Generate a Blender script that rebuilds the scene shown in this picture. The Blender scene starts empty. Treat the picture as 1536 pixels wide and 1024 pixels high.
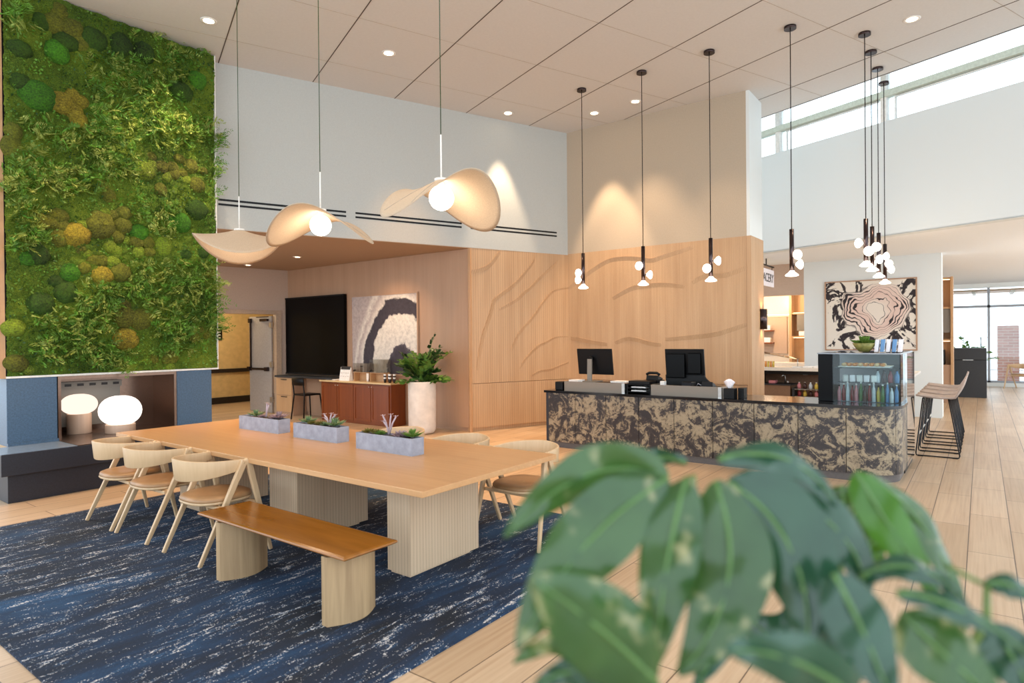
import bpy, bmesh, math, random
from mathutils import Vector, Matrix, Euler
R_ = math.radians
random.seed(7)
COL = bpy.context.scene.collection
SC = bpy.context.scene

# ------------------------------------------------------------------ directions
# X and Y follow the fireplace, table and desk; the back wall, the ceiling grid
# and the clerestory wall are turned by -21.7 degrees (D1, D2).
TH = R_(36.8)
BA = R_(-21.7)
D2 = Vector((math.cos(BA), math.sin(BA), 0))
D1 = Vector((-math.sin(BA), math.cos(BA), 0))
def bp(s, t, z=0.0):
    return D1 * s + D2 * t + Vector((0, 0, z))

# ------------------------------------------------------------------ materials
def lin(c):
    out = []
    for v in c[:3]:
        v = v / 255.0
        out.append(v / 12.92 if v <= 0.04045 else ((v + 0.055) / 1.055) ** 2.4)
    return (out[0], out[1], out[2], 1.0)

class NT:
    def __init__(self, name):
        self.m = bpy.data.materials.new(name)
        self.m.use_nodes = True
        self.t = self.m.node_tree
        self.t.nodes.clear()
        self.out = self.n('ShaderNodeOutputMaterial')
    def n(self, kind, **kw):
        x = self.t.nodes.new(kind)
        for k, v in kw.items():
            if k.startswith('i_'):
                x.inputs[k[2:].replace('_', ' ')].default_value = v
            else:
                setattr(x, k, v)
        return x
    def l(self, a, b):
        self.t.links.new(a, b)
    def coords(self, scale=(1, 1, 1), loc=(0, 0, 0), rot=(0, 0, 0), kind='Object'):
        tc = self.n('ShaderNodeTexCoord')
        mp = self.n('ShaderNodeMapping')
        mp.inputs['Scale'].default_value = scale
        mp.inputs['Location'].default_value = loc
        mp.inputs['Rotation'].default_value = rot
        self.l(tc.outputs[kind], mp.inputs['Vector'])
        return mp.outputs['Vector']
    def noise(self, vec, scale, detail=4, rough=0.55, dist=0.0):
        x = self.n('ShaderNodeTexNoise')
        x.inputs['Scale'].default_value = scale
        x.inputs['Detail'].default_value = detail
        x.inputs['Roughness'].default_value = rough
        x.inputs['Distortion'].default_value = dist
        if vec is not None:
            self.l(vec, x.inputs['Vector'])
        return x.outputs['Fac']
    def ramp(self, fac, stops, interp='LINEAR'):
        x = self.n('ShaderNodeValToRGB')
        x.color_ramp.interpolation = interp
        el = x.color_ramp.elements
        while len(el) < len(stops):
            el.new(0.5)
        for e, (p, c) in zip(el, stops):
            e.position = p
            e.color = c if len(c) == 4 else lin(c)
        self.l(fac, x.inputs['Fac'])
        return x.outputs['Color']
    def mix(self, fac, a, b, blend='MIX'):
        x = self.n('ShaderNodeMix', data_type='RGBA', blend_type=blend)
        for s, v in ((0, fac), (6, a), (7, b)):
            if isinstance(v, (int, float)):
                x.inputs[s].default_value = v
            elif isinstance(v, tuple):
                x.inputs[s].default_value = v
            else:
                self.l(v, x.inputs[s])
        return x.outputs[2]
    def math(self, op, a, b=0.0):
        x = self.n('ShaderNodeMath', operation=op)
        for s, v in ((0, a), (1, b)):
            if isinstance(v, (int, float)):
                x.inputs[s].default_value = v
            else:
                self.l(v, x.inputs[s])
        return x.outputs[0]
    def bump(self, h, strength=0.3, dist=0.01):
        x = self.n('ShaderNodeBump')
        x.inputs['Strength'].default_value = strength
        x.inputs['Distance'].default_value = dist
        self.l(h, x.inputs['Height'])
        return x.outputs['Normal']
    def bsdf(self, col, rough=0.5, metal=0.0, normal=None, **kw):
        b = self.n('ShaderNodeBsdfPrincipled')
        if isinstance(col, tuple):
            b.inputs['Base Color'].default_value = col
        else:
            self.l(col, b.inputs['Base Color'])
        if isinstance(rough, (int, float)):
            b.inputs['Roughness'].default_value = rough
        else:
            self.l(rough, b.inputs['Roughness'])
        b.inputs['Metallic'].default_value = metal
        if normal is not None:
            self.l(normal, b.inputs['Normal'])
        for k, v in kw.items():
            b.inputs[k.replace('_', ' ')].default_value = v
        return b
    def done(self, b):
        self.l(b.outputs[0], self.out.inputs['Surface'])
        return self.m

def plain(name, c, rough=0.5, metal=0.0, var=0.04, scale=30, bump=0.0, **kw):
    t = NT(name)
    v = t.coords()
    n = t.noise(v, scale, 3)
    d = tuple(max(0, x * (1 - var)) for x in c)
    e = tuple(min(255, x * (1 + var)) for x in c)
    col = t.ramp(n, [(0.3, d), (0.7, e)])
    nb = t.bump(n, bump, 0.004) if bump else None
    return t.done(t.bsdf(col, rough, metal, nb, **kw))

def glow(name, c, strength, edge=None):
    t = NT(name)
    e = t.n('ShaderNodeEmission')
    e.inputs['Color'].default_value = lin(c)
    e.inputs['Strength'].default_value = strength
    return t.done(e)

def wood(name, c1, c2, grain='Z', fine=60, along=1.5, rough=0.45, ribs=0.0, var=0.5, spec=0.4):
    """Straight-grained timber: noise stretched along the grain; ribs > 0 adds narrow grooves of that pitch."""
    t = NT(name)
    s = [fine, fine, fine]
    s['XYZ'.index(grain)] = along
    v = t.coords(tuple(s))
    a = t.noise(v, 1.0, 5, 0.6, 0.3)
    s2 = [6, 6, 6]
    s2['XYZ'.index(grain)] = 0.5
    b = t.noise(t.coords(tuple(s2)), 1.0, 3)
    f = t.mix(var, t.ramp(a, [(0.3, (0, 0, 0, 1)), (0.7, (1, 1, 1, 1))]), t.ramp(b, [(0.3, (0, 0, 0, 1)), (0.7, (1, 1, 1, 1))]))
    col = t.mix(f, lin(c1), lin(c2))
    nm = None
    if ribs:
        sp = t.n('ShaderNodeSeparateXYZ')
        t.l(t.coords(), sp.inputs[0])
        u = t.math('ADD', t.math('MULTIPLY', sp.outputs[0], 1.0), sp.outputs[1])
        w = t.math('ABSOLUTE', t.math('SUBTRACT', t.math('FRACT', t.math('MULTIPLY', u, 1.0 / ribs)), 0.5))
        h = t.ramp(w, [(0.0, (0, 0, 0, 1)), (0.12, (1, 1, 1, 1))])
        col = t.mix(t.math('MULTIPLY', t.math('SUBTRACT', 1.0, h), 0.45), col, lin(tuple(x * 0.55 for x in c1)))
        nm = t.bump(h, 0.35, 0.003)
    else:
        nm = t.bump(a, 0.06, 0.003)
    return t.done(t.bsdf(col, rough, 0.0, nm))

M = {}
M['ceil'] = plain('ceiling_paint', (212, 210, 208), 0.9, var=0.01)
M['white'] = plain('white_paint', (224, 229, 229), 0.85, var=0.0)
M['cream'] = plain('cream_wallcovering', (186, 188, 184), 0.85, var=0.02, scale=60, bump=0.05)
M['tan'] = plain('tan_wallcovering', (184, 168, 148), 0.85, var=0.02, scale=60, bump=0.05)
M['taupe'] = plain('taupe_wallcovering', (192, 168, 150), 0.85, var=0.03, scale=80, bump=0.05)
M['nicheceil'] = plain('niche_ceiling_paint', (176, 146, 120), 0.9, var=0.01)
M['yellow'] = plain('ochre_wallcovering', (206, 178, 124), 0.85, var=0.04, scale=8)
M['dark'] = plain('dark_trim', (28, 20, 18), 0.5)
M['black'] = plain('black_plastic', (10, 10, 12), 0.4, Specular_IOR_Level=0.25)
M['screen'] = plain('black_screen', (2, 2, 3), 0.3, Specular_IOR_Level=0.12)
M['blackmetal'] = plain('black_metal', (22, 22, 26), 0.4, 0.6)
M['gunmetal'] = plain('gunmetal', (70, 58, 58), 0.22, 0.9)
M['steel'] = plain('brushed_steel', (196, 194, 190), 0.28, 1.0)
M['whitebright'] = plain('bright_white_paint', (242, 245, 247), 0.85, var=0.005)
M['hearthtop'] = plain('polished_stone_lit_tone', (112, 128, 146), 0.25)  # paler than the slab: light falling on the ledge is put into the colour
M['toekick'] = plain('dark_grey_kickboard', (92, 86, 84), 0.5)
M['transom'] = plain('pale_green_grey_paint', (206, 212, 198), 0.7)
M['mirror'] = plain('polished_steel', (215, 220, 222), 0.04, 1.0, var=0.0)
M['bronze'] = plain('bronze_sheet', (120, 96, 82), 0.25, 0.9)
M['groove'] = plain('ceiling_joint', (84, 72, 64), 0.9)
M['groove2'] = plain('ceiling_seam', (176, 164, 152), 0.9)
M['panelwood'] = wood('oak_veneer_ribbed', (178, 140, 102), (206, 170, 132), 'Z', 55, 0.6, 0.5, ribs=0.026)
M['nichewood'] = wood('tan_oak_veneer', (170, 134, 106), (184, 148, 120), 'Z', 70, 1.0, 0.55)
M['panelline'] = wood('oak_veneer_plain', (184, 138, 98), (202, 160, 118), 'Z', 70, 1.0, 0.5)
M['tabletop'] = wood('oak_tabletop', (184, 136, 90), (200, 156, 110), 'Y', 34, 0.7, 0.3, var=0.35)
M['tableleg'] = wood('oak_ribbed_pedestal', (188, 160, 130), (208, 182, 152), 'Z', 70, 1.0, 0.5, ribs=0.03)
M['ash'] = wood('pale_ash', (192, 160, 122), (208, 178, 140), 'Z', 40, 2, 0.4, var=0.35)
M['benchleg'] = wood('rough_sawn_oak', (132, 104, 74), (192, 162, 122), 'Z', 26, 1.6, 0.6, var=0.55)
M['cognac'] = wood('cognac_wood', (122, 74, 20), (154, 98, 34), 'Y', 12, 1.2, 0.22, var=0.4)
M['cherry'] = wood('cherry_wood', (112, 50, 16), (140, 70, 26), 'Z', 30, 1.2, 0.35)
M['counteroak'] = wood('pale_counter', (216, 184, 132), (226, 196, 148), 'Y', 20, 1.0, 0.35)
M['lampwood'] = wood('lamp_base_wood', (196, 160, 136), (210, 176, 150), 'Z', 60, 1.0, 0.5)
M['orangewood'] = wood('warm_oak', (190, 146, 102), (206, 164, 120), 'Z', 30, 1.2, 0.45)
M['seatpad'] = plain('tan_leather', (160, 122, 84), 0.42, var=0.05, scale=14, bump=0.08)
M['stoolseat'] = plain('taupe_upholstery', (178, 160, 150), 0.5, var=0.05, scale=20)
M['globe'] = glow('lit_opal_glass', (255, 244, 226), 7.0)
M['lampglobe'] = glow('lit_lamp_glass', (255, 242, 230), 1.7)
M['lampglobe2'] = glow('lit_lamp_glass_dim', (255, 232, 214), 1.15)
M['led'] = glow('lit_downlight', (255, 226, 190), 14.0)
M['ledwarm'] = glow('lit_led_strip', (255, 214, 160), 4.5)
M['trimwhite'] = plain('white_trim', (236, 232, 226), 0.5)
M['concrete'] = plain('blue_grey_concrete', (146, 148, 160), 0.75, var=0.08, scale=14, bump=0.1)
M['soil'] = plain('dark_soil', (58, 40, 30), 0.95, var=0.3, scale=90, bump=0.6)
M['planter'] = plain('white_stone_planter', (222, 212, 202), 0.6, var=0.05, scale=6)
M['riser'] = plain('taupe_metal', (130, 122, 112), 0.45, 0.0, var=0.005)
M['paper'] = plain('white_paper', (236, 232, 228), 0.8)
M['quartz'] = plain('white_quartz', (232, 222, 208), 0.3, var=0.02)
M['brownpanel'] = plain('brown_laminate', (128, 96, 72), 0.5)
M['greyblack'] = plain('charcoal_laminate', (40, 42, 46), 0.45)
M['outground'] = plain('pale_paving', (196, 194, 196), 0.9, var=0.04, scale=2)
M['tissue'] = plain('tissue_paper', (248, 240, 244), 0.9)
M['doorgrey'] = plain('grey_door_paint', (156, 146, 138), 0.5)
M['frametaupe'] = plain('door_frame_paint', (178, 150, 124), 0.5)
M['winframe'] = plain('grey_aluminium', (150, 156, 164), 0.5, 0.3)

def mk_glass(name, tint, gloss=0.12):
    t = NT(name)
    tr = t.n('ShaderNodeBsdfTransparent'); tr.inputs['Color'].default_value = lin(tint)
    gl = t.n('ShaderNodeBsdfGlossy'); gl.inputs['Roughness'].default_value = 0.02
    fr = t.n('ShaderNodeFresnel'); fr.inputs['IOR'].default_value = 1.3
    mx = t.n('ShaderNodeMixShader')
    t.l(t.math('ADD', fr.outputs[0], gloss * 0.3), mx.inputs[0])
    t.l(tr.outputs[0], mx.inputs[1]); t.l(gl.outputs[0], mx.inputs[2])
    return t.done(mx)
M['glass'] = mk_glass('clear_glass', (250, 253, 253))
M['caseglass'] = mk_glass('case_glass', (236, 245, 246), 0.02)
M['acrylic'] = mk_glass('clear_acrylic', (232, 232, 228), 0.15)

def mk_floor():
    t = NT('oak_plank_floor')
    v = t.coords((1, 1, 1), (0.3, -0.094, 0))
    br = t.n('ShaderNodeTexBrick', offset=0.37, offset_frequency=2, squash=1.0)
    t.l(v, br.inputs['Vector'])
    for k, val in (('Scale', 1.0), ('Mortar Size', 0.0035), ('Mortar Smooth', 0.1), ('Bias', 0.0), ('Brick Width', 1.24), ('Row Height', 0.28)):
        br.inputs[k].default_value = val
    br.inputs['Color1'].default_value = lin((190, 164, 134))
    br.inputs['Color2'].default_value = lin((212, 188, 160))
    br.inputs['Mortar'].default_value = lin((96, 76, 60))
    g = t.noise(t.coords((0.9, 42, 1)), 1.0, 5, 0.55, 0.12)
    g2 = t.noise(t.coords((1.4, 4, 1)), 1.0, 3)
    col = t.mix(0.6, br.outputs['Color'], t.ramp(g, [(0.3, (206, 186, 166)), (0.5, (236, 228, 220)), (0.72, (255, 252, 248))]), 'MULTIPLY')
    col = t.mix(0.25, col, t.ramp(g2, [(0.3, (214, 196, 176)), (0.7, (255, 255, 255))]), 'MULTIPLY')
    r = 0.36
    nm = t.bump(t.math('SUBTRACT', 1.0, br.outputs['Fac']), 0.2, 0.002)
    return t.done(t.bsdf(col, r, 0.0, nm))
M['floor'] = mk_floor()

def mk_rug():
    t = NT('blue_streaked_rug')
    warp = t.coords((1, 1, 1))
    big = t.noise(t.coords((0.7, 2.4, 1)), 1.0, 4, 0.6, 0.6)
    st = t.noise(t.coords((2.6, 12, 1)), 1.0, 6, 0.66, 1.3)
    fine = t.noise(warp, 120, 2, 0.6)
    st2 = t.noise(t.coords((11, 34, 1), (3, 7, 0)), 1.0, 5, 0.7, 1.0)
    base = t.ramp(big, [(0.34, (14, 20, 34)), (0.5, (14, 38, 66)), (0.68, (24, 72, 112))])
    base = t.mix(t.ramp(st, [(0.54, (0, 0, 0, 1)), (0.76, (1, 1, 1, 1))]), base, lin((44, 94, 136)))
    f = t.math('ADD', t.math('MULTIPLY', st, 0.62), t.math('ADD', t.math('MULTIPLY', st2, 0.5), t.math('MULTIPLY', fine, 0.5)))
    col = t.mix(t.ramp(f, [(0.91, (0, 0, 0, 1)), (0.945, (1, 1, 1, 1))]), base, lin((216, 212, 208)))
    col = t.mix(0.5, col, t.ramp(fine, [(0.3, (130, 130, 140)), (0.7, (255, 255, 255))]), 'MULTIPLY')
    return t.done(t.bsdf(col, 0.95, 0.0, t.bump(fine, 0.5, 0.004)))
M['rug'] = mk_rug()

def mk_slate():
    t = NT('dappled_slate')
    v = t.coords((1, 1, 1.0), (0, 0, 0), (R_(35), 0, 0))
    a = t.noise(v, 4.8, 9, 0.7, 1.3)
    b = t.noise(t.coords((1, 1, 1)), 26, 5, 0.7, 0.6)
    f = t.math('ADD', t.math('MULTIPLY', a, 0.8), t.math('MULTIPLY', b, 0.3))
    col = t.ramp(f, [(0.47, (48, 44, 46)), (0.54, (68, 60, 58)), (0.56, (138, 124, 102)), (0.64, (170, 154, 128)), (0.72, (150, 136, 114))])
    fine = t.noise(t.coords(), 120, 3)
    col = t.mix(0.4, col, t.ramp(fine, [(0.3, (150, 150, 150)), (0.7, (255, 255, 255))]), 'MULTIPLY')
    return t.done(t.bsdf(col, 0.32, 0.0, t.bump(f, 0.25, 0.01)))
M['slate'] = mk_slate()

def mk_granite(name, c, rough):
    t = NT(name)
    v = t.coords()
    n = t.noise(v, 60, 4, 0.7)
    vo = t.n('ShaderNodeTexVoronoi'); vo.inputs['Scale'].default_value = 90
    t.l(v, vo.inputs['Vector'])
    col = t.ramp(n, [(0.35, tuple(x * 0.85 for x in c)), (0.65, tuple(min(255, x * 1.1) for x in c))])
    col = t.mix(t.ramp(vo.outputs['Distance'], [(0.04, (1, 1, 1, 1)), (0.09, (0, 0, 0, 1))]), col, lin(tuple(min(255, x * 1.5 + 20) for x in c)))
    return t.done(t.bsdf(col, rough))
M['granite'] = mk_granite('blue_grey_granite', (66, 92, 118), 0.42)
M['granitedark'] = mk_granite('dark_hearth_granite', (34, 36, 46), 0.45)
M['countertop'] = mk_granite('black_stone_top', (24, 24, 26), 0.12)

def mk_moss(name, stops, scale=50, bump=1.0, disp=0.02):
    t = NT(name)
    v = t.coords()
    n = t.noise(v, scale, 5, 0.7)
    n2 = t.noise(v, 1.6, 3)
    f = t.math('ADD', t.math('MULTIPLY', n, 0.6), t.math('MULTIPLY', n2, 0.4))
    col = t.ramp(f, stops)
    return t.done(t.bsdf(col, 0.9, 0.0, t.bump(t.noise(v, 160, 3, 0.7), bump, disp)))
M['moss'] = mk_moss('flat_moss', [(0.36, (34, 54, 8)), (0.47, (82, 114, 20)), (0.58, (126, 150, 34)), (0.68, (158, 170, 56))], 90)
def cushion(name, c):
    return mk_moss(name, [(0.36, tuple(x * 0.45 for x in c)), (0.5, c), (0.62, tuple(min(255, x * 1.3) for x in c))], 55, 1.0, 0.05)
M['cu_o'] = cushion('olive_moss', (124, 130, 34))
M['cu_y'] = cushion('yellow_moss', (176, 160, 46))
M['cu_g'] = cushion('lime_moss', (142, 168, 42))
M['cu_b'] = cushion('emerald_moss', (78, 146, 22))
M['cu_d'] = cushion('deep_green_moss', (62, 98, 14))

def mk_leaf(name, c1, c2, rough=0.35, trans=0.25, scale=8, tl=None, cream=None):
    t = NT(name)
    n = t.noise(t.coords(), scale, 4)
    col = t.ramp(n, [(0.3, c1), (0.7, c2)])
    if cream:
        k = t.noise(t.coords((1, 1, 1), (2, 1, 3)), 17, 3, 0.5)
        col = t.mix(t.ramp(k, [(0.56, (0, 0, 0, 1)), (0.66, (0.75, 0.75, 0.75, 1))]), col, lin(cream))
    b = t.bsdf(col, rough)
    tr = t.n('ShaderNodeBsdfTranslucent')
    if tl:
        tr.inputs['Color'].default_value = lin(tl)
    else:
        t.l(col, tr.inputs['Color'])
    mx = t.n('ShaderNodeMixShader'); mx.inputs[0].default_value = trans
    t.l(b.outputs[0], mx.inputs[1]); t.l(tr.outputs[0], mx.inputs[2])
    return t.done(mx)
M['fern1'] = mk_leaf('fern_green', (60, 104, 30), (116, 156, 58), 0.6, 0.2, 3)
M['fern3'] = mk_leaf('bright_sprig', (70, 130, 30), (120, 172, 60), 0.6, 0.2, 3)
M['fern4'] = mk_leaf('deep_sprig', (24, 60, 14), (58, 96, 28), 0.6, 0.2, 3)
M['fern2'] = mk_leaf('fern_olive', (118, 140, 50), (172, 184, 94), 0.6, 0.2, 3)
M['zz'] = mk_leaf('glossy_green_leaf', (58, 100, 34), (116, 156, 70), 0.3, 0.2, 6)
M['zzdark'] = mk_leaf('dark_green_leaf', (24, 52, 26), (52, 84, 40), 0.3, 0.15, 6)
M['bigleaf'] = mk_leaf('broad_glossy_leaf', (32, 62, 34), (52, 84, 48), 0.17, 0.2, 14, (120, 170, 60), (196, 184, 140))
M['bigleafdark'] = mk_leaf('deep_glossy_leaf', (24, 54, 42), (40, 76, 58), 0.15, 0.1, 14, (90, 150, 60))
M['youngleaf'] = mk_leaf('bright_young_leaf', (44, 92, 24), (66, 116, 36), 0.3, 0.3, 14, (110, 165, 50))
M['rib'] = mk_leaf('pale_leaf_rib', (84, 122, 64), (102, 138, 76), 0.4, 0.2)
M['stem'] = plain('green_stem', (88, 110, 52), 0.5)
M['suc1'] = mk_leaf('sage_succulent', (130, 158, 120), (170, 190, 140), 0.5, 0.1, 20)
M['suc2'] = mk_leaf('mauve_succulent', (170, 150, 160), (206, 186, 190), 0.5, 0.1, 20)
M['suc3'] = mk_leaf('olive_succulent', (120, 120, 60), (172, 160, 90), 0.5, 0.1, 20)
M['suc4'] = mk_leaf('green_succulent', (96, 140, 60), (150, 180, 90), 0.5, 0.1, 20)

def mk_shade():
    t = NT('linen_mesh_shade')
    n = t.noise(t.coords(), 140, 2)
    col = t.ramp(n, [(0.3, (200, 180, 156)), (0.7, (216, 198, 174))])
    b = t.bsdf(col, 0.9)
    tr = t.n('ShaderNodeBsdfTranslucent'); t.l(col, tr.inputs['Color'])
    mx = t.n('ShaderNodeMixShader'); mx.inputs[0].default_value = 0.22
    t.l(b.outputs[0], mx.inputs[1]); t.l(tr.outputs[0], mx.inputs[2])
    return t.done(mx)
M['shade'] = mk_shade()

def mk_arch_art():
    """Broad charcoal arcs brushed over an off-white canvas (u = Y axis, v = Z of the canvas mesh)."""
    t = NT('brushed_arch_canvas')
    sp = t.n('ShaderNodeSeparateXYZ'); t.l(t.coords(), sp.inputs[0])
    w = t.math('MULTIPLY', t.math('SUBTRACT', t.noise(t.coords((2, 2, 2)), 1.0, 5, 0.6, 0.5), 0.5), 0.34)
    br = t.noise(t.coords((1, 10, 10), (0, 0, 0), (R_(30), 0, 0)), 1.4, 5, 0.7, 0.4)
    # distances to an arc centre low on the right side
    dy = t.math('ADD', sp.outputs[1], 0.52)
    dz = t.math('MULTIPLY', t.math('ADD', sp.outputs[2], 0.72), 0.78)
    r = t.math('SQRT', t.math('ADD', t.math('MULTIPLY', dy, dy), t.math('MULTIPLY', dz, dz)))
    r = t.math('ADD', r, w)
    r = t.math('ADD', r, t.math('MULTIPLY', t.math('SUBTRACT', br, 0.5), 0.06))
    c = (226, 216, 204); dk = (66, 58, 66); g = (188, 172, 166)
    col = t.ramp(t.math('MULTIPLY', r, 0.6), [(0.20, dk), (0.245, (84, 76, 84)), (0.255, c), (0.52, (232, 222, 208)), (0.535, dk), (0.66, (60, 54, 62)), (0.68, c), (0.76, g), (0.80, c), (0.86, g)])
    col = t.mix(0.45, col, t.ramp(br, [(0.3, (150, 146, 150)), (0.6, (255, 255, 255))]), 'MULTIPLY')
    return t.done(t.bsdf(col, 0.8))
M['art1'] = mk_arch_art()

def mk_marble_art():
    """Ink rings marbled over a cream canvas."""
    t = NT('marbled_ink_canvas')
    sp = t.n('ShaderNodeSeparateXYZ'); t.l(t.coords(), sp.inputs[0])
    w1 = t.math('MULTIPLY', t.math('SUBTRACT', t.noise(t.coords((1, 1, 1), (4, 2, 1)), 1.7, 3, 0.5), 0.5), 0.75)
    dy = t.math('ADD', sp.outputs[1], 0.1)
    dz = t.math('SUBTRACT', sp.outputs[2], 0.08)
    r = t.math('SQRT', t.math('ADD', t.math('MULTIPLY', dy, dy), t.math('MULTIPLY', t.math('MULTIPLY', dz, dz), 1.5)))
    r = t.math('ADD', r, w1)
    fr = t.math('FRACT', t.math('MULTIPLY', r, 14.0))
    wn = t.noise(t.coords((1, 1, 1), (7, 3, 2)), 2.2, 3, 0.5)
    wl = t.math('ADD', t.math('MULTIPLY', t.ramp(wn, [(0.45, (0, 0, 0, 1)), (0.68, (1, 1, 1, 1))]), 0.5), 0.1)
    wl = t.math('ADD', wl, t.math('MULTIPLY', t.math('MAXIMUM', t.math('SUBTRACT', sp.outputs[1], 0.12), 0.0), 1.1))
    ln = t.math('LESS_THAN', fr, wl)
    band = t.ramp(t.math('MULTIPLY', r, 1.0), [(0.16, (0, 0, 0, 1)), (0.2, (1, 1, 1, 1)), (0.64, (1, 1, 1, 1)), (0.68, (0, 0, 0, 1))])
    ln = t.math('MULTIPLY', ln, band)
    ink = t.noise(t.coords((1.3, 1.3, 1.3), (1, 5, 3)), 1.6, 5, 0.6, 1.6)
    inkm = t.math('MULTIPLY', t.ramp(ink, [(0.51, (0, 0, 0, 1)), (0.53, (1, 1, 1, 1)), (0.62, (1, 1, 1, 1)), (0.64, (0, 0, 0, 1))]), t.ramp(r, [(0.62, (0, 0, 0, 1)), (0.66, (1, 1, 1, 1))]))
    pink = t.ramp(r, [(0.2, (232, 222, 210)), (0.34, (224, 196, 184)), (0.55, (228, 206, 194)), (0.7, (232, 224, 212))])
    col = t.mix(t.math('MAXIMUM', ln, inkm), pink, lin((46, 38, 42)))
    return t.done(t.bsdf(col, 0.8))
M['art2'] = mk_marble_art()

def mk_brick():
    t = NT('red_brick')
    br = t.n('ShaderNodeTexBrick')
    sp = t.n('ShaderNodeSeparateXYZ'); t.l(t.coords(), sp.inputs[0])
    cb = t.n('ShaderNodeCombineXYZ'); t.l(sp.outputs[1], cb.inputs[0]); t.l(sp.outputs[2], cb.inputs[1])
    t.l(cb.outputs[0], br.inputs['Vector'])
    br.inputs['Scale'].default_value = 1.0
    br.inputs['Brick Width'].default_value = 0.3
    br.inputs['Row Height'].default_value = 0.1
    br.inputs['Mortar Size'].default_value = 0.008
    br.inputs['Color1'].default_value = lin((190, 136, 126))
    br.inputs['Color2'].default_value = lin((206, 156, 146))
    br.inputs['Mortar'].default_value = lin((210, 200, 196))
    return t.done(t.bsdf(br.outputs['Color'], 0.9))
M['brick'] = mk_brick()

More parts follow.
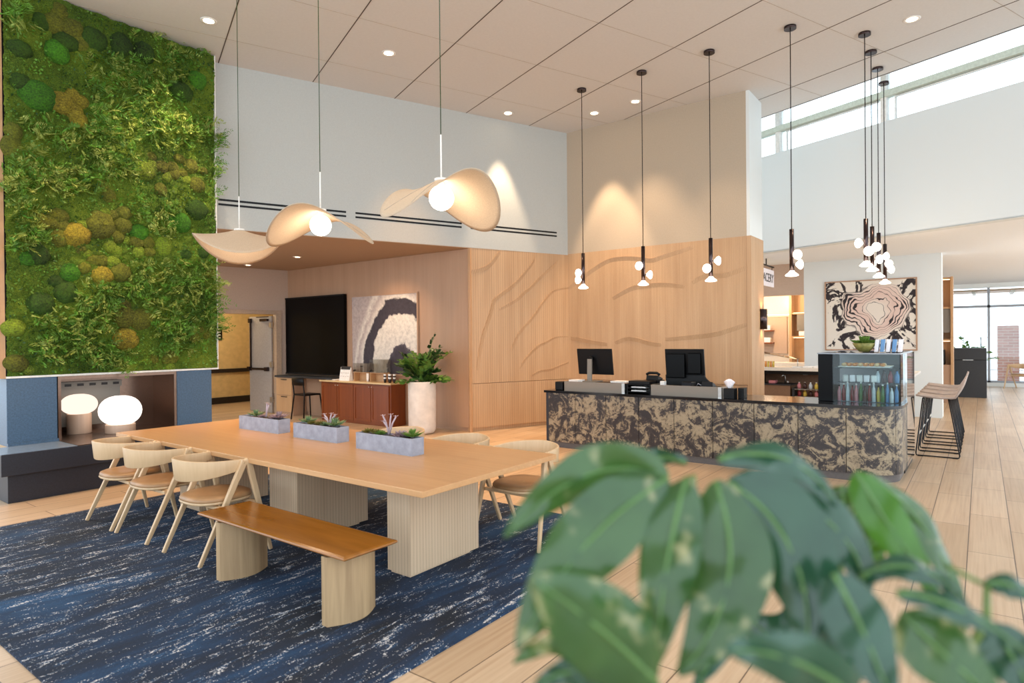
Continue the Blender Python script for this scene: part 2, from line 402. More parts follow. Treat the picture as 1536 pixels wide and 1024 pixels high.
# ------------------------------------------------------------------ mesh builder
class MB:
    """Collects verts and faces in world space (or local space when built with local=True)."""
    def __init__(self):
        self.v = []; self.f = []; self.sm = []
    def add(self, vs, fs, smooth=False):
        o = len(self.v)
        self.v += [Vector(p) for p in vs]
        self.f += [tuple(i + o for i in q) for q in fs]
        self.sm += [smooth] * len(fs)
        return self
    def box(self, a, b):
        x0, y0, z0 = (min(p, q) for p, q in zip(a, b)); x1, y1, z1 = (max(p, q) for p, q in zip(a, b))
        vs = [(x0, y0, z0), (x1, y0, z0), (x1, y1, z0), (x0, y1, z0), (x0, y0, z1), (x1, y0, z1), (x1, y1, z1), (x0, y1, z1)]
        return self.add(vs, [(0, 3, 2, 1), (4, 5, 6, 7), (0, 1, 5, 4), (1, 2, 6, 5), (2, 3, 7, 6), (3, 0, 4, 7)])
    def prism(self, pts, z0, z1, smooth=False):
        """pts: plan outline (counter-clockwise), straight up from z0 to z1"""
        n = len(pts)
        vs = [(p[0], p[1], z0) for p in pts] + [(p[0], p[1], z1) for p in pts]
        fs = [(i, (i + 1) % n, (i + 1) % n + n, i + n) for i in range(n)]
        self.add(vs, fs, smooth)
        return self.add(vs, [tuple(range(n))[::-1], tuple(range(n, 2 * n))])
    def slab(self, p, q, z0, z1, th):
        """wall slab along the plan segment p-q, th thick to the left of p->q"""
        p = Vector((p[0], p[1], 0)); q = Vector((q[0], q[1], 0))
        d = (q - p).normalized(); n = Vector((-d.y, d.x, 0)) * th
        pts = [p, q, q + n, p + n] if th > 0 else [p, p + n, q + n, q]
        return self.prism([(a.x, a.y) for a in pts], z0, z1)
    def hexa(self, vs):
        return self.add(vs, [(0, 3, 2, 1), (4, 5, 6, 7), (0, 1, 5, 4), (1, 2, 6, 5), (2, 3, 7, 6), (3, 0, 4, 7)])
    def tube(self, pts, r, n=10, cap=True):
        pts = [Vector(p) for p in pts]
        rs = r if isinstance(r, (list, tuple)) else [r] * len(pts)
        rings = []
        ref = None
        for i, p in enumerate(pts):
            a = pts[max(0, i - 1)]; b = pts[min(len(pts) - 1, i + 1)]
            d = (b - a).normalized()
            if ref is None:
                ref = Vector((0, 0, 1)) if abs(d.z) < 0.9 else Vector((1, 0, 0))
            u = d.cross(ref)
            if u.length < 1e-5:
                u = d.cross(Vector((0, 1, 0)))
            u.normalize(); w = d.cross(u).normalized(); ref = w.cross(d) * -1 if False else ref
            rings.append([p + (u * math.cos(2 * math.pi * k / n) + w * math.sin(2 * math.pi * k / n)) * rs[i] for k in range(n)])
        vs = [v for rg in rings for v in rg]
        fs = []
        for i in range(len(pts) - 1):
            for k in range(n):
                fs.append((i * n + k, i * n + (k + 1) % n, (i + 1) * n + (k + 1) % n, (i + 1) * n + k))
        self.add(vs, fs, True)
        if cap:
            self.add(rings[0], [tuple(range(n))]); self.add(rings[-1], [tuple(range(n))[::-1]])
        return self
    def lathe(self, prof, c=(0, 0, 0), n=24, axis=(0, 0, 1), smooth=True):
        """prof: list of (r, h) along axis from c"""
        ax = Vector(axis).normalized(); c = Vector(c)
        u = ax.orthogonal().normalized(); w = ax.cross(u)
        vs = []; fs = []
        for (r, h) in prof:
            for k in range(n):
                a = 2 * math.pi * k / n
                vs.append(c + ax * h + (u * math.cos(a) + w * math.sin(a)) * max(r, 1e-4))
        m = len(prof)
        for i in range(m - 1):
            for k in range(n):
                fs.append((i * n + k, i * n + (k + 1) % n, (i + 1) * n + (k + 1) % n, (i + 1) * n + k))
        self.add(vs, fs, smooth)
        if prof[0][0] > 1e-3: self.add(vs[:n], [tuple(range(n))[::-1]])
        if prof[-1][0] > 1e-3: self.add(vs[-n:], [tuple(range(n))])
        return self
    def cyl(self, c, r, h, n=24, r2=None):
        return self.lathe([(r, 0), (r if r2 is None else r2, h)], c, n)
    def ball(self, c, rx, ry=None, rz=None, nu=16, nv=10):
        ry = rx if ry is None else ry; rz = rx if rz is None else rz
        c = Vector(c); vs = []; fs = []
        for j in range(nv + 1):
            b = -math.pi / 2 + math.pi * j / nv
            for k in range(nu):
                a = 2 * math.pi * k / nu
                vs.append(c + Vector((rx * math.cos(a) * max(math.cos(b), 1e-3), ry * math.sin(a) * max(math.cos(b), 1e-3), rz * math.sin(b))))
        for j in range(nv):
            for k in range(nu):
                fs.append((j * nu + k, j * nu + (k + 1) % nu, (j + 1) * nu + (k + 1) % nu, (j + 1) * nu + k))
        return self.add(vs, fs, True)
    def bar(self, a, b, w0, d0, w1=None, d1=None, side=(0, 1, 0)):
        """tapered rectangular bar; w across 'side', d across the other direction"""
        a = Vector(a); b = Vector(b); w1 = w0 if w1 is None else w1; d1 = d0 if d1 is None else d1
        d = (b - a).normalized(); s = Vector(side); s = (s - d * s.dot(d)).normalized(); o = d.cross(s)
        r = []
        for p, w, q in ((a, w0, d0), (b, w1, d1)):
            r += [p - s * w / 2 - o * q / 2, p + s * w / 2 - o * q / 2, p + s * w / 2 + o * q / 2, p - s * w / 2 + o * q / 2]
        return self.hexa(r)
    def grid(self, rows, smooth=True, closed=False):
        nr = len(rows); nc = len(rows[0])
        vs = [p for r in rows for p in r]; fs = []
        for i in range(nr - 1):
            for k in range(nc if closed else nc - 1):
                fs.append((i * nc + k, i * nc + (k + 1) % nc, (i + 1) * nc + (k + 1) % nc, (i + 1) * nc + k))
        return self.add(vs, fs, smooth)
    def build(self, name, m, parent=None, local=False, bevel=0.0, solid=0.0, subsurf=0, origin=None, weld=True, mats=None, fm=None):
        me = bpy.data.meshes.new(name)
        vs = self.v
        base = Vector((0, 0, 0))
        if parent is not None and not local:
            inv = wmat(parent).inverted()
            vs = [inv @ p for p in vs]
        if origin is not None:
            base = Vector(origin) if local or parent is None else wmat(parent).inverted() @ Vector(origin)
            vs = [p - base for p in vs]
        me.from_pydata([tuple(p) for p in vs], [], self.f)
        for p, s in zip(me.polygons, self.sm):
            p.use_smooth = s
        if weld:
            bm = bmesh.new(); bm.from_mesh(me)
            bmesh.ops.remove_doubles(bm, verts=bm.verts, dist=1e-5)
            bmesh.ops.recalc_face_normals(bm, faces=bm.faces)
            bm.to_mesh(me); bm.free()
        if mats:
            for q in mats: me.materials.append(q)
            if fm:
                for p, i in zip(me.polygons, fm): p.material_index = i
        else:
            me.materials.append(m)
        o = bpy.data.objects.new(name, me)
        COL.objects.link(o)
        if parent is not None: o.parent = parent
        o.location = base
        if solid:
            q = o.modifiers.new('solid', 'SOLIDIFY'); q.thickness = solid; q.offset = 0
        if bevel:
            q = o.modifiers.new('bevel', 'BEVEL'); q.width = bevel; q.segments = 2; q.limit_method = 'ANGLE'; q.angle_limit = R_(40)
        if subsurf:
            q = o.modifiers.new('sub', 'SUBSURF'); q.levels = subsurf; q.render_levels = subsurf
        return o

def wmat(o):
    m = Matrix.LocRotScale(o.location, o.rotation_euler, o.scale)
    return wmat(o.parent) @ m if o.parent else m

def tag(o, label, cat, group=None):
    o['label'] = label; o['category'] = cat
    if group: o['group'] = group
    return o
def thing(name, label, cat, loc=(0, 0, 0), rz=0.0, group=None):
    o = bpy.data.objects.new(name, None); COL.objects.link(o)
    o.empty_display_size = 0.1
    o.location = loc; o.rotation_euler = (0, 0, rz)
    return tag(o, label, cat, group)
def struct(o):
    o['kind'] = 'structure'
    return o
KIDS = {}
def dup(root, loc, rz, label, group=None):
    kids = [o for o in list(bpy.data.objects) if o.parent == root]
    r = root.copy(); COL.objects.link(r); r.location = loc; r.rotation_euler = (0, 0, rz)
    r['label'] = label
    if group: r['group'] = group
    for ch in kids:
        c = ch.copy(); COL.objects.link(c); c.parent = r
        for g in [o for o in list(bpy.data.objects) if o.parent == ch]:
            d = g.copy(); COL.objects.link(d); d.parent = c
    return r
def lamp(name, kind, loc, energy, color=(255, 255, 255), **kw):
    l = bpy.data.lights.new(name, kind); l.energy = energy
    c = lin(color); l.color = c[:3]
    aim = kw.pop('aim', None)
    for k, v in kw.items(): setattr(l, k, v)
    o = bpy.data.objects.new(name, l); COL.objects.link(o); o.location = loc
    if aim is not None:
        o.rotation_euler = (Vector(aim) - Vector(loc)).to_track_quat('-Z', 'Y').to_euler()
    return o
WORLD, EXPO = 2.9, 0.15

# ------------------------------------------------------------------ camera (eye height 1.65 m)
FPX = 941.97
EYE = Vector((0, 0, 1.65))
_p, _r = R_(-0.2546), R_(0.530)
_Rx = Matrix(((1, 0, 0), (0, math.cos(_p), -math.sin(_p)), (0, math.sin(_p), math.cos(_p))))
_Ry = Matrix(((math.cos(_r), 0, math.sin(_r)), (0, 1, 0), (-math.sin(_r), 0, math.cos(_r))))
_c, _s = math.cos(TH), math.sin(TH)
WM = Matrix(((_s, _c, 0), (-_c, _s, 0), (0, 0, 1))) @ _Rx @ _Ry
def RAY(px, py): return WM @ Vector(((px - 768) / FPX, 1, -(py - 512) / FPX))
def PIX(px, py, y):
    d = RAY(px, py); return EYE + d * (y / d.y)
def GROUND(px, py, z=0.0):
    d = RAY(px, py); return EYE + d * ((z - EYE.z) / d.z)
def AT(px, py, dist):
    """point at a distance in front of the camera (used for the leaves of the near plant)"""
    return EYE + RAY(px, py) * dist
cd = bpy.data.cameras.new('camera'); cam = bpy.data.objects.new('camera', cd); COL.objects.link(cam)
cd.sensor_width = 36.0; cd.lens = FPX / 1536 * 36.0; cd.clip_start = 0.05; cd.clip_end = 200
mx = Matrix((WM.col[0], WM.col[2], -WM.col[1])).transposed().to_4x4(); mx.translation = EYE
cam.matrix_world = mx
cd.dof.use_dof = True; cd.dof.focus_distance = 6.6; cd.dof.aperture_fstop = 2.2
SC.camera = cam
# hall door leaf direction
_h = Vector((8.225, 12.975)); _d = RAY(377, 545); _d = Vector((_d.x, _d.y)).normalized()
_t = _h.dot(_d); _perp = (_h - _d * _t).length
_q = _d * (_t + math.sqrt(max(0.0, 0.92 ** 2 - _perp ** 2))) - _h
DLX, DLY, DLW = _q.x, _q.y, 0.92

# ================================================================== THE SETTING
H1, H2 = 5.64, 3.27
# floor
f = MB(); f.box((-7, -7, -0.1), (27.2, 17.5, 0)); struct(f.build('floor', M['floor']))
g = MB(); g.box((27.2, -30, -0.12), (60, 30, -0.02)); o = struct(g.build('ground_outside', M['outground']))
# main ceiling, cut along the back wall and the clerestory cove
T0, SB = 9.95, 9.87
c = MB(); c.prism([tuple(bp(-1.5, -6)[:2]), tuple(bp(-1.5, T0)[:2]), tuple(bp(SB + 0.1, T0)[:2]), tuple(bp(SB + 0.1, -6)[:2])], H1, H1 + 0.12)
ceil = struct(c.build('ceiling', M['ceil']))
j = MB()
for k in range(7):
    t = 1.155 + 1.3287 * k
    p, q = bp(-1.5, t), bp(SB, t)
    w = D2 * 0.006
    j.prism([tuple((p - w)[:2]), tuple((p + w)[:2]), tuple((q + w)[:2]), tuple((q - w)[:2])], H1 - 0.003, H1 + 0.02)
struct(j.build('ceiling_joint', M['groove'], ceil))
j = MB()
for k in range(7):
    s = 9.03 - 1.411 * k
    p, q = bp(s, -6), bp(s, T0)
    w = D1 * 0.003
    j.prism([tuple((p - w)[:2]), tuple((q - w)[:2]), tuple((q + w)[:2]), tuple((p + w)[:2])], H1 - 0.002, H1 + 0.02)
struct(j.build('ceiling_seam', M['groove2'], ceil))
# cove above the clerestory window
c = MB()
c.prism([tuple(bp(-1.5, T0)[:2]), tuple(bp(-1.5, 10.9)[:2]), tuple(bp(SB + 0.5, 10.9)[:2]), tuple(bp(SB + 0.5, T0)[:2])], 6.15, 6.25)
c.prism([tuple(bp(-1.5, T0 - 0.02)[:2]), tuple(bp(-1.5, T0 + 0.02)[:2]), tuple(bp(SB, T0 + 0.02)[:2]), tuple(bp(SB, T0 - 0.02)[:2])], H1 + 0.004, 6.15)
struct(c.build('ceiling_cove', M['white']))
j = MB(); j.prism([tuple(bp(-1.5, T0 - 0.035)[:2]), tuple(bp(-1.5, T0 - 0.02)[:2]), tuple(bp(SB, T0 - 0.02)[:2]), tuple(bp(SB, T0 - 0.035)[:2])], H1 - 0.004, H1 + 0.02)
struct(j.build('ceiling_edge', M['dark'], ceil))

# back wall (turned grid): upper wallcovering over the niche, oak below right
PC = Vector((8.461, 7.263, 0))             # where the niche begins
PR = Vector((10.469, 6.455, 0))            # corner with the reception wall
PL = bp(PC.dot(D1), PC.dot(D2) - 5.2)
w = MB(); w.slab(PR, PL, H2, H1 + 0.05, -0.12); struct(w.build('wall_back', M['cream']))
def rib_path(nodes, r=0.012):
    m = MB(); m.tube(nodes, [r * 0.3] + [r] * (len(nodes) - 2) + [r * 0.3], 6); return m
w = MB()
off = D1 * 0.0
w.slab(PR, PC, 0.86, H2 + 0.0, -0.2); w.slab(PR + D1 * -0.012, PC + D1 * -0.012, 0.07, 0.852, -0.2); w.slab(PR + D1 * 0.02, PC + D1 * 0.02, 0, 0.07, -0.1)
wbk = struct(w.build('wall_oak_left', M['panelwood']))
def smooth(l, n=3):
    for _ in range(n):
        q = [l[0]]
        for a, b in zip(l, l[1:]):
            q += [tuple(x * 0.75 + y * 0.25 for x, y in zip(a, b)), tuple(x * 0.25 + y * 0.75 for x, y in zip(a, b))]
        l = q + [l[-1]]
    return l
def ledge(pts, nrm, depth, taper=True):
    """A carved contour: a shelf that stands out of the wall along the line and dies back into it below."""
    m = MB(); rows = []
    n = len(pts)
    for i, p in enumerate(pts):
        a = Vector(pts[max(0, i - 1)]); b = Vector(pts[min(n - 1, i + 1)])
        d = (b - a).normalized(); side = d.cross(nrm).normalized()
        if side.z < 0: side = -side
        k = math.sin(math.pi * min(1, max(0, (i + 0.3) / (n - 0.4)))) ** 0.5
        p = Vector(p)
        rows.append([p - nrm * 0.01, p + nrm * depth * k, p - side * 0.045 + nrm * (depth * 0.4 * k), p - side * 0.12 - nrm * 0.01])
    m.grid(rows, False); return m
SBW = PC.dot(D1)
L1 = [[(5.79, 3.26), (5.68, 3.11), (5.56, 2.98), (5.35, 2.9), (5.16, 2.87)],
      [(6.57, 3.26), (6.53, 3.09), (6.35, 2.92), (6.11, 2.67), (5.74, 2.44), (5.64, 2.36), (5.6, 2.18), (5.52, 1.97), (5.41, 1.72), (5.32, 1.28), (5.3, 1.1)],
      [(7.14, 3.18), (6.91, 3.0), (6.64, 2.8), (6.45, 2.61), (6.29, 2.52), (6.17, 2.39), (5.76, 2.19)],
      [(7.48, 2.66), (7.38, 2.64), (7.01, 2.6), (6.85, 2.47), (6.68, 2.29), (6.52, 2.07), (6.21, 1.8), (6.1, 1.63), (6.02, 1.42)],
      [(7.48, 1.68), (7.03, 1.7), (6.81, 1.59), (6.62, 1.54), (6.44, 1.39), (6.3, 1.26), (6.2, 1.1)],
      [(7.48, 1.22), (7.2, 1.16), (6.9, 1.06), (6.66, 1.06), (6.44, 0.95)]]
for i, l in enumerate(L1):
    l = smooth(l, 2)
    struct(ledge([bp(SBW, t, z) for t, z in l], -D1, 0.018).build('carved_contour', M['panelwood'], wbk))
# reception wall and its return
w = MB(); w.box((10.469, 3.05, 0.86), (10.62, 6.455, 3.285)); w.box((10.481, 3.06, 0.07), (10.62, 6.455, 0.852)); w.box((10.5, 3.08, 0), (10.6, 6.4, 0.07))
wrc = struct(w.build('wall_reception', M['panelwood']))
L2 = [[(6.45, 2.64), (6.26, 2.77), (5.67, 3.1), (5.36, 3.15), (4.94, 3.11), (4.71, 3.04), (4.51, 3.1), (4.24, 3.15), (3.94, 3.22)],
      [(3.98, 2.6), (3.76, 2.73), (3.44, 2.69), (3.26, 2.74), (3.06, 2.80)],
      [(5.5, 2.40), (5.13, 2.58), (4.92, 2.61), (4.5, 2.62), (4.1, 2.55)],
      [(6.4, 1.68), (6.2, 1.66), (5.9, 1.6), (5.6, 1.56)],
      [(5.45, 1.58), (5.22, 1.67), (4.99, 1.65), (4.75, 1.57), (4.53, 1.55)],
      [(4.47, 1.64), (4.01, 1.68), (3.67, 1.71), (3.47, 1.75), (3.06, 1.88)]]
for i, l in enumerate(L2):
    l = smooth(l, 2)
    struct(ledge([Vector((10.469, y, z)) for y, z in l], Vector((-1, 0, 0)), 0.02).build('carved_contour', M['panelwood'], wrc))
w = MB(); w.box((10.469, 3.05, 3.285), (10.62, 6.455, H1 + 0.05)); struct(w.build('wall_reception_upper', M['tan']))
w = MB(); w.box((10.46, 2.98, 0.0), (11.18, 3.05, 3.285)); struct(w.build('wall_return', M['panelwood']))
w = MB(); w.box((10.469, 3.0, 3.285), (11.19, 3.05, H1 + 0.05)); w.box((11.12, 3.05, 3.285), (11.19, 7.2, H1 + 0.05)); struct(w.build('wall_return_upper', M['white']))
w = MB(); w.box((11.1, 3.05, 0), (11.18, 7.2, 3.285)); struct(w.build('wall_return_side', M['taupe']))

# niche behind: ceiling, side wall, far wall with the open door
c = MB()
pl = bp(SBW, PC.dot(D2) - 5.0)
c.prism([(pl.x, pl.y), (PC.x, PC.y), (8.55, 7.26), (8.55, 12.85), (4.2, 13.75)], H2 - 0.01, H2 + 0.1); struct(c.build('ceiling_niche', M['nicheceil']))
w = MB(); w.box((8.48, 7.27, 0.07), (8.62, 12.78, H2 - 0.012)); w.box((8.5, 7.3, 0), (8.6, 12.76, 0.07)); struct(w.build('wall_niche', M['nichewood']))
w = MB(); w.box((8.452, 7.23, 0), (8.482, 7.275, H2 - 0.012)); struct(w.build('trim_1', M['panelline']))
FD = Vector((-0.979, 0.206, 0)); FN = Vector((8.53, 12.75, 0)); FO = Vector((0.206, 0.979, 0))
def fw(u, v=0.0, z=0.0): return FN + FD * u + FO * v + Vector((0, 0, z))
def fslab(m, u0, u1, z0, z1, v0=0.0, v1=0.12):
    m.hexa([fw(u0, v0, z0), fw(u1, v0, z0), fw(u1, v1, z0), fw(u0, v1, z0), fw(u0, v0, z1), fw(u1, v0, z1), fw(u1, v1, z1), fw(u0, v1, z1)])
w = MB(); fslab(w, -0.1, 0.32, 0, H2); fslab(w, 0.32, 2.2, 2.27, H2); fslab(w, 2.2, 4.6, 0, H2); struct(w.build('wall_niche_far', M['taupe']))
w = MB(); fslab(w, 0.22, 0.34, 0, 2.34, -0.03, 0.14); fslab(w, 0.34, 2.3, 2.25, 2.34, -0.03, 0.14); fslab(w, 2.18, 2.3, 0, 2.25, -0.03, 0.14); struct(w.build('trim_2', M['frametaupe']))
w = MB(); w.box((3.6, 16.15, 0), (10.6, 16.27, 3.0)); struct(w.build('wall_hall', M['yellow']))
w = MB(); w.box((3.6, 16.09, 0.82), (10.6, 16.15, 0.92)); struct(w.build('trim_3', M['dark']))
w = MB(); w.box((3.6, 16.12, 0), (10.6, 16.15, 0.17)); struct(w.build('baseboard_hall', M['dark']))
w = MB(); w.prism([(3.6, 16.2), (3.9, 13.86), (8.62, 12.85), (10.6, 12.85), (10.6, 16.2)], 2.9, 3.0); struct(w.build('ceiling_hall', M['cream']))
w = MB(); w.box((10.5, 12.85, 0), (10.6, 16.15, 3.0)); w.box((8.62, 12.8, 0), (10.6, 12.9, 3.0)); struct(w.build('wall_hall_end', M['yellow']))
# open door leaf
hinge = fw(0.34, 0.16); leafd = Vector((DLX, DLY, 0)).normalized(); leafn = Vector((-leafd.y, leafd.x, 0))
def dl(u, v, z): return hinge + leafd * u + leafn * v + Vector((0, 0, z))
def dbox(m, u0, u1, v0, v1, z0, z1):
    m.hexa([dl(u0, v0, z0), dl(u1, v0, z0), dl(u1, v1, z0), dl(u0, v1, z0), dl(u0, v0, z1), dl(u1, v0, z1), dl(u1, v1, z1), dl(u0, v1, z1)])
m = MB(); dbox(m, 0, DLW, 0, 0.045, 0.01, 2.22); door = struct(m.build('door_1', M['doorgrey']))
m = MB(); dbox(m, 0.12, DLW - 0.02, 0.055, 0.1, 0.98, 1.03); dbox(m, DLW - 0.1, DLW, 0.045, 0.12, 0.96, 1.05); dbox(m, 0.1, 0.2, 0.045, 0.12, 0.96, 1.05); m.build('push_bar', M['gunmetal'], door)
m = MB(); dbox(m, DLW - 0.09, DLW - 0.06, 0.045, 0.075, 1.05, 2.14); dbox(m, DLW - 0.12, DLW - 0.03, 0.045, 0.1, 2.08, 2.18); m.build('vertical_rod', M['gunmetal'], door)
m = MB(); dbox(m, 0.1, 0.4, 0.045, 0.1, 2.1, 2.16); dbox(m, 0.02, 0.5, 0.1, 0.12, 2.19, 2.21); m.build('door_closer', M['gunmetal'], door)
for z in (0.25, 1.05, 1.95):
    m = MB(); dbox(m, -0.03, 0.05, 0.03, 0.07, z, z + 0.12); m.build('hinge', M['steel'], door)

# clerestory wall to the right and its window
TW = 10.556
w = MB()
w.slab(bp(-3, TW), bp(9.6, TW), H2, 5.13, -0.2)
struct(w.build('wall_right', M['white']))
win = MB()
for s in (7.54, 5.58, 3.62, 1.66, -0.3): win.slab(bp(s - 0.045, TW + 0.02), bp(s + 0.045, TW + 0.02), 5.13, 6.1, -0.14)
win.slab(bp(-3, TW + 0.02), bp(9.6, TW + 0.02), 6.1, 6.15, -0.14)
for s0, s1 in ((5.68, 7.38), (3.72, 5.42), (1.76, 3.46)):
    for a, b, z0, z1 in ((s0, s1, 5.50, 5.515), (s1 - 0.015, s1, 5.13, 5.5)): win.slab(bp(a, TW + 0.06), bp(b, TW + 0.06), z0, z1, -0.05)
win = struct(win.build('window_1', M['trimwhite']))
m = MB(); m.slab(bp(-3, TW + 0.08), bp(9.6, TW + 0.08), 5.13, 5.53, -0.012); struct(m.build('window_pane', M['glass'], win))
m = MB(); m.slab(bp(-3, TW + 0.08), bp(9.6, TW + 0.08), 5.63, 6.1, -0.012); struct(m.build('window_pane', M['glass'], win))
m = MB(); m.slab(bp(-3, TW - 0.01), bp(9.6, TW - 0.01), 5.53, 5.63, -0.16); struct(m.build('transom', M['transom'], win))
# cafe ceiling behind the clerestory wall, picture wall, far end wall with big window
c = MB()
c.prism([tuple(bp(-6, TW + 0.2)[:2]), (27.0, -9), (27.0, 9), tuple(bp(9.4, TW + 0.2)[:2])], H2, H2 + 0.12)
struct(c.build('ceiling_cafe', M['whitebright']))
w = MB(); w.prism([tuple(bp(-3, TW + 0.0)[:2]), tuple(bp(-3, TW + 0.2)[:2]), tuple(bp(9.6, TW + 0.2)[:2]), tuple(bp(9.6, TW + 0.0)[:2])], H2 - 0.002, H2 + 0.02); struct(w.build('trim_4', M['white']))
w = MB(); w.box((15.02, 0.63, 0), (15.5, 3.15, H2)); struct(w.build('wall_picture', M['white']))
w = MB(); w.box((15.02, 3.15, 2.57), (15.2, 7.0, H2)); struct(w.build('wall_servery_header', M['taupe']))
w = MB(); w.box((17.4, 2.2, 0), (17.55, 8.0, H2)); struct(w.build('wall_servery_back', M['quartz']))
XW = 25.0
w = MB(); w.box((XW, -9, 3.13), (XW + 0.2, 9, H2)); w.box((XW, -9, 0), (XW + 0.2, 9, 0.12)); struct(w.build('wall_far', M['white']))
wf = MB()
for y in (-3.9, -2.04, -0.18, 1.68, 3.5): wf.box((XW + 0.04, y - 0.035, 0.12), (XW + 0.14, y + 0.035, 3.13))
wf.box((XW + 0.04, -9, 2.50), (XW + 0.14, 9, 2.58)); wf.box((XW + 0.04, -9, 0.12), (XW + 0.14, 9, 0.18))
wf = struct(wf.build('window_2', M['winframe']))
m = MB(); m.box((XW + 0.085, -9, 0.18), (XW + 0.095, 9, 3.13)); struct(m.build('window_pane', M['glass'], wf))

# ================================================================== RUG
m = MB(); m.box((1.06, 2.29, 0.0), (4.95, 7.03, 0.012)); tag(m.build('area_rug', M['rug']), 'large navy rug with pale blue streaks under the long table', 'rug')

# ================================================================== MOSS WALL AND FIREPLACE
YM = 8.55
X0, X1, Z0, Z1 = 2.185, 4.555, 1.275, 5.63
moss = thing('moss_wall', 'tall green preserved-moss panel filling the wall above the fireplace', 'moss wall', (3.37, YM + 0.1, Z0))
m = MB(); m.box((X0 + 0.01, YM + 0.05, Z0 + 0.01), (X1 - 0.01, YM + 0.2, Z1)); m.build('backing_board', M['dark'], moss)
m = MB(); m.box((X0, YM - 0.01, Z0 - 0.012), (X1 + 0.012, YM + 0.2, Z0 + 0.01)); m.box((X1, YM - 0.01, Z0 + 0.01), (X1 + 0.012, YM + 0.2, Z1)); m.build('frame', M['trimwhite'], moss)
m = MB(); m.box((X0 - 0.12, YM + 0.02, Z0 - 0.012), (X0, YM + 0.2, Z1)); m.build('side_trim', M['panelline'], moss)
from mathutils import noise as mn
def fbm(x, y, s, o=4):
    return mn.fractal(Vector((x * s, y * s, 3.3)), 1.0, 2.0, o)
m = MB(); rows = []
nz, nx = 330, 180
for i in range(nz + 1):
    z = Z0 + 0.012 + (Z1 - Z0 - 0.012) * i / nz
    r = []
    for k in range(nx + 1):
        x = X0 + 0.01 + (X1 - X0 - 0.012) * k / nx
        d = 0.03 * fbm(x, z, 2.2) + 0.03 * fbm(x, z, 9) + 0.02 * random.random()
        r.append((x + random.uniform(-.004, .004), YM + 0.03 - max(-0.02, d + 0.012), z))
    rows.append(r)
m.grid(rows)
mo = m.build('flat_moss', M['moss'], moss, weld=False); mo['kind'] = 'stuff'
def mpos(px, py):
    """photograph pixel -> point of the moss panel (flat, so one plane at YM)"""
    return PIX(px, py, YM)
S1 = 0.29304
CU = [(305,55,35,'o'),(280,120,42,'o'),(330,175,25,'o'),(370,150,46,'o'),(415,215,36,'o'),(215,110,34,'d'),(295,265,46,'b'),(195,490,64,'b'),(320,525,50,'y'),(375,490,30,'y'),(420,520,28,'y'),(385,570,34,'y'),(405,612,34,'y'),(100,250,40,'d'),(480,200,52,'d'),(340,210,44,'d'),(110,420,38,'d'),(70,670,34,'o'),(60,750,40,'o'),(1010,410,46,'b'),(740,870,46,'g'),(775,850,30,'g'),(830,855,32,'o'),(770,800,26,'o'),(885,855,28,'o'),(855,905,25,'g'),(895,890,28,'o'),(920,810,24,'o'),(980,850,35,'o'),(1015,865,15,'g'),(1045,875,20,'o'),(940,885,22,'o'),(955,920,24,'g'),(1010,945,38,'o'),(825,970,30,'o'),(525,950,25,'o'),(560,1000,30,'o'),(930,470,50,'d'),(740,270,46,'d'),(620,230,50,'d')]
CU2 = [(540,65,25,'g'),(580,75,25,'o'),(635,65,32,'o'),(515,130,60,'o'),(630,130,38,'o'),(300,80,35,'o'),(270,110,30,'o'),(220,110,35,'o'),(320,135,30,'o'),(430,135,28,'g'),(395,180,54,'y'),(305,195,35,'o'),(415,245,30,'o'),(605,185,30,'o'),(650,205,18,'g'),(700,215,30,'o'),(710,265,28,'g'),(715,165,38,'b'),(840,235,42,'g'),(765,265,25,'o'),(760,215,28,'o'),(560,235,30,'g'),(600,258,22,'g'),(480,305,28,'o'),(525,310,25,'o'),(580,315,28,'g'),(525,385,42,'y'),(620,370,42,'o'),(450,270,25,'g'),(430,345,28,'o'),(355,370,40,'b'),(290,415,30,'d'),(335,470,46,'d'),(930,115,46,'b'),(885,110,25,'b'),(1010,50,50,'d'),(1085,380,25,'o'),(635,550,35,'o'),(640,600,46,'o'),(720,610,50,'o'),(645,710,50,'y'),(70,655,38,'g'),(85,835,38,'o'),(150,870,20,'g'),(885,805,28,'o'),(855,815,22,'o'),(875,855,20,'g'),(790,815,22,'o'),(985,665,25,'g'),(1000,700,25,'o'),(1030,665,18,'o'),(1060,690,20,'o'),(210,530,46,'d'),(200,280,40,'d'),(140,300,30,'b'),(950,280,30,'d'),(1040,270,30,'d')]
cus = [(x * S1, y * S1, r, c) for x, y, r, c in CU] + [(x * S1, 300 + y * S1, r, c) for x, y, r, c in CU2]
for px, py, r, c in cus:
    p = mpos(px, py); rr = r * S1 / 122.0 * 1.22
    m = MB(); rows = []
    nu, nv = 20, 9
    sd = random.uniform(0, 50); ax = random.uniform(0.9, 1.12)
    for jv in range(nv + 1):
        b = (math.pi / 2) * jv / nv
        row = []
        for k in range(nu):
            a = 2 * math.pi * k / nu
            q = Vector((math.cos(a) * math.cos(b) * ax, -math.sin(b) * 0.6, math.sin(a) * math.cos(b) / ax))
            q *= 1 + 0.12 * mn.noise(q * 2.3 + Vector((sd, 0, 0))) + random.uniform(-.02, .02)
            row.append(p + Vector((0, 0.02, 0)) + q * rr)
        rows.append(row)
    m.grid(rows, True, True)
    m.build('moss_cushion', M['cu_' + c], moss)
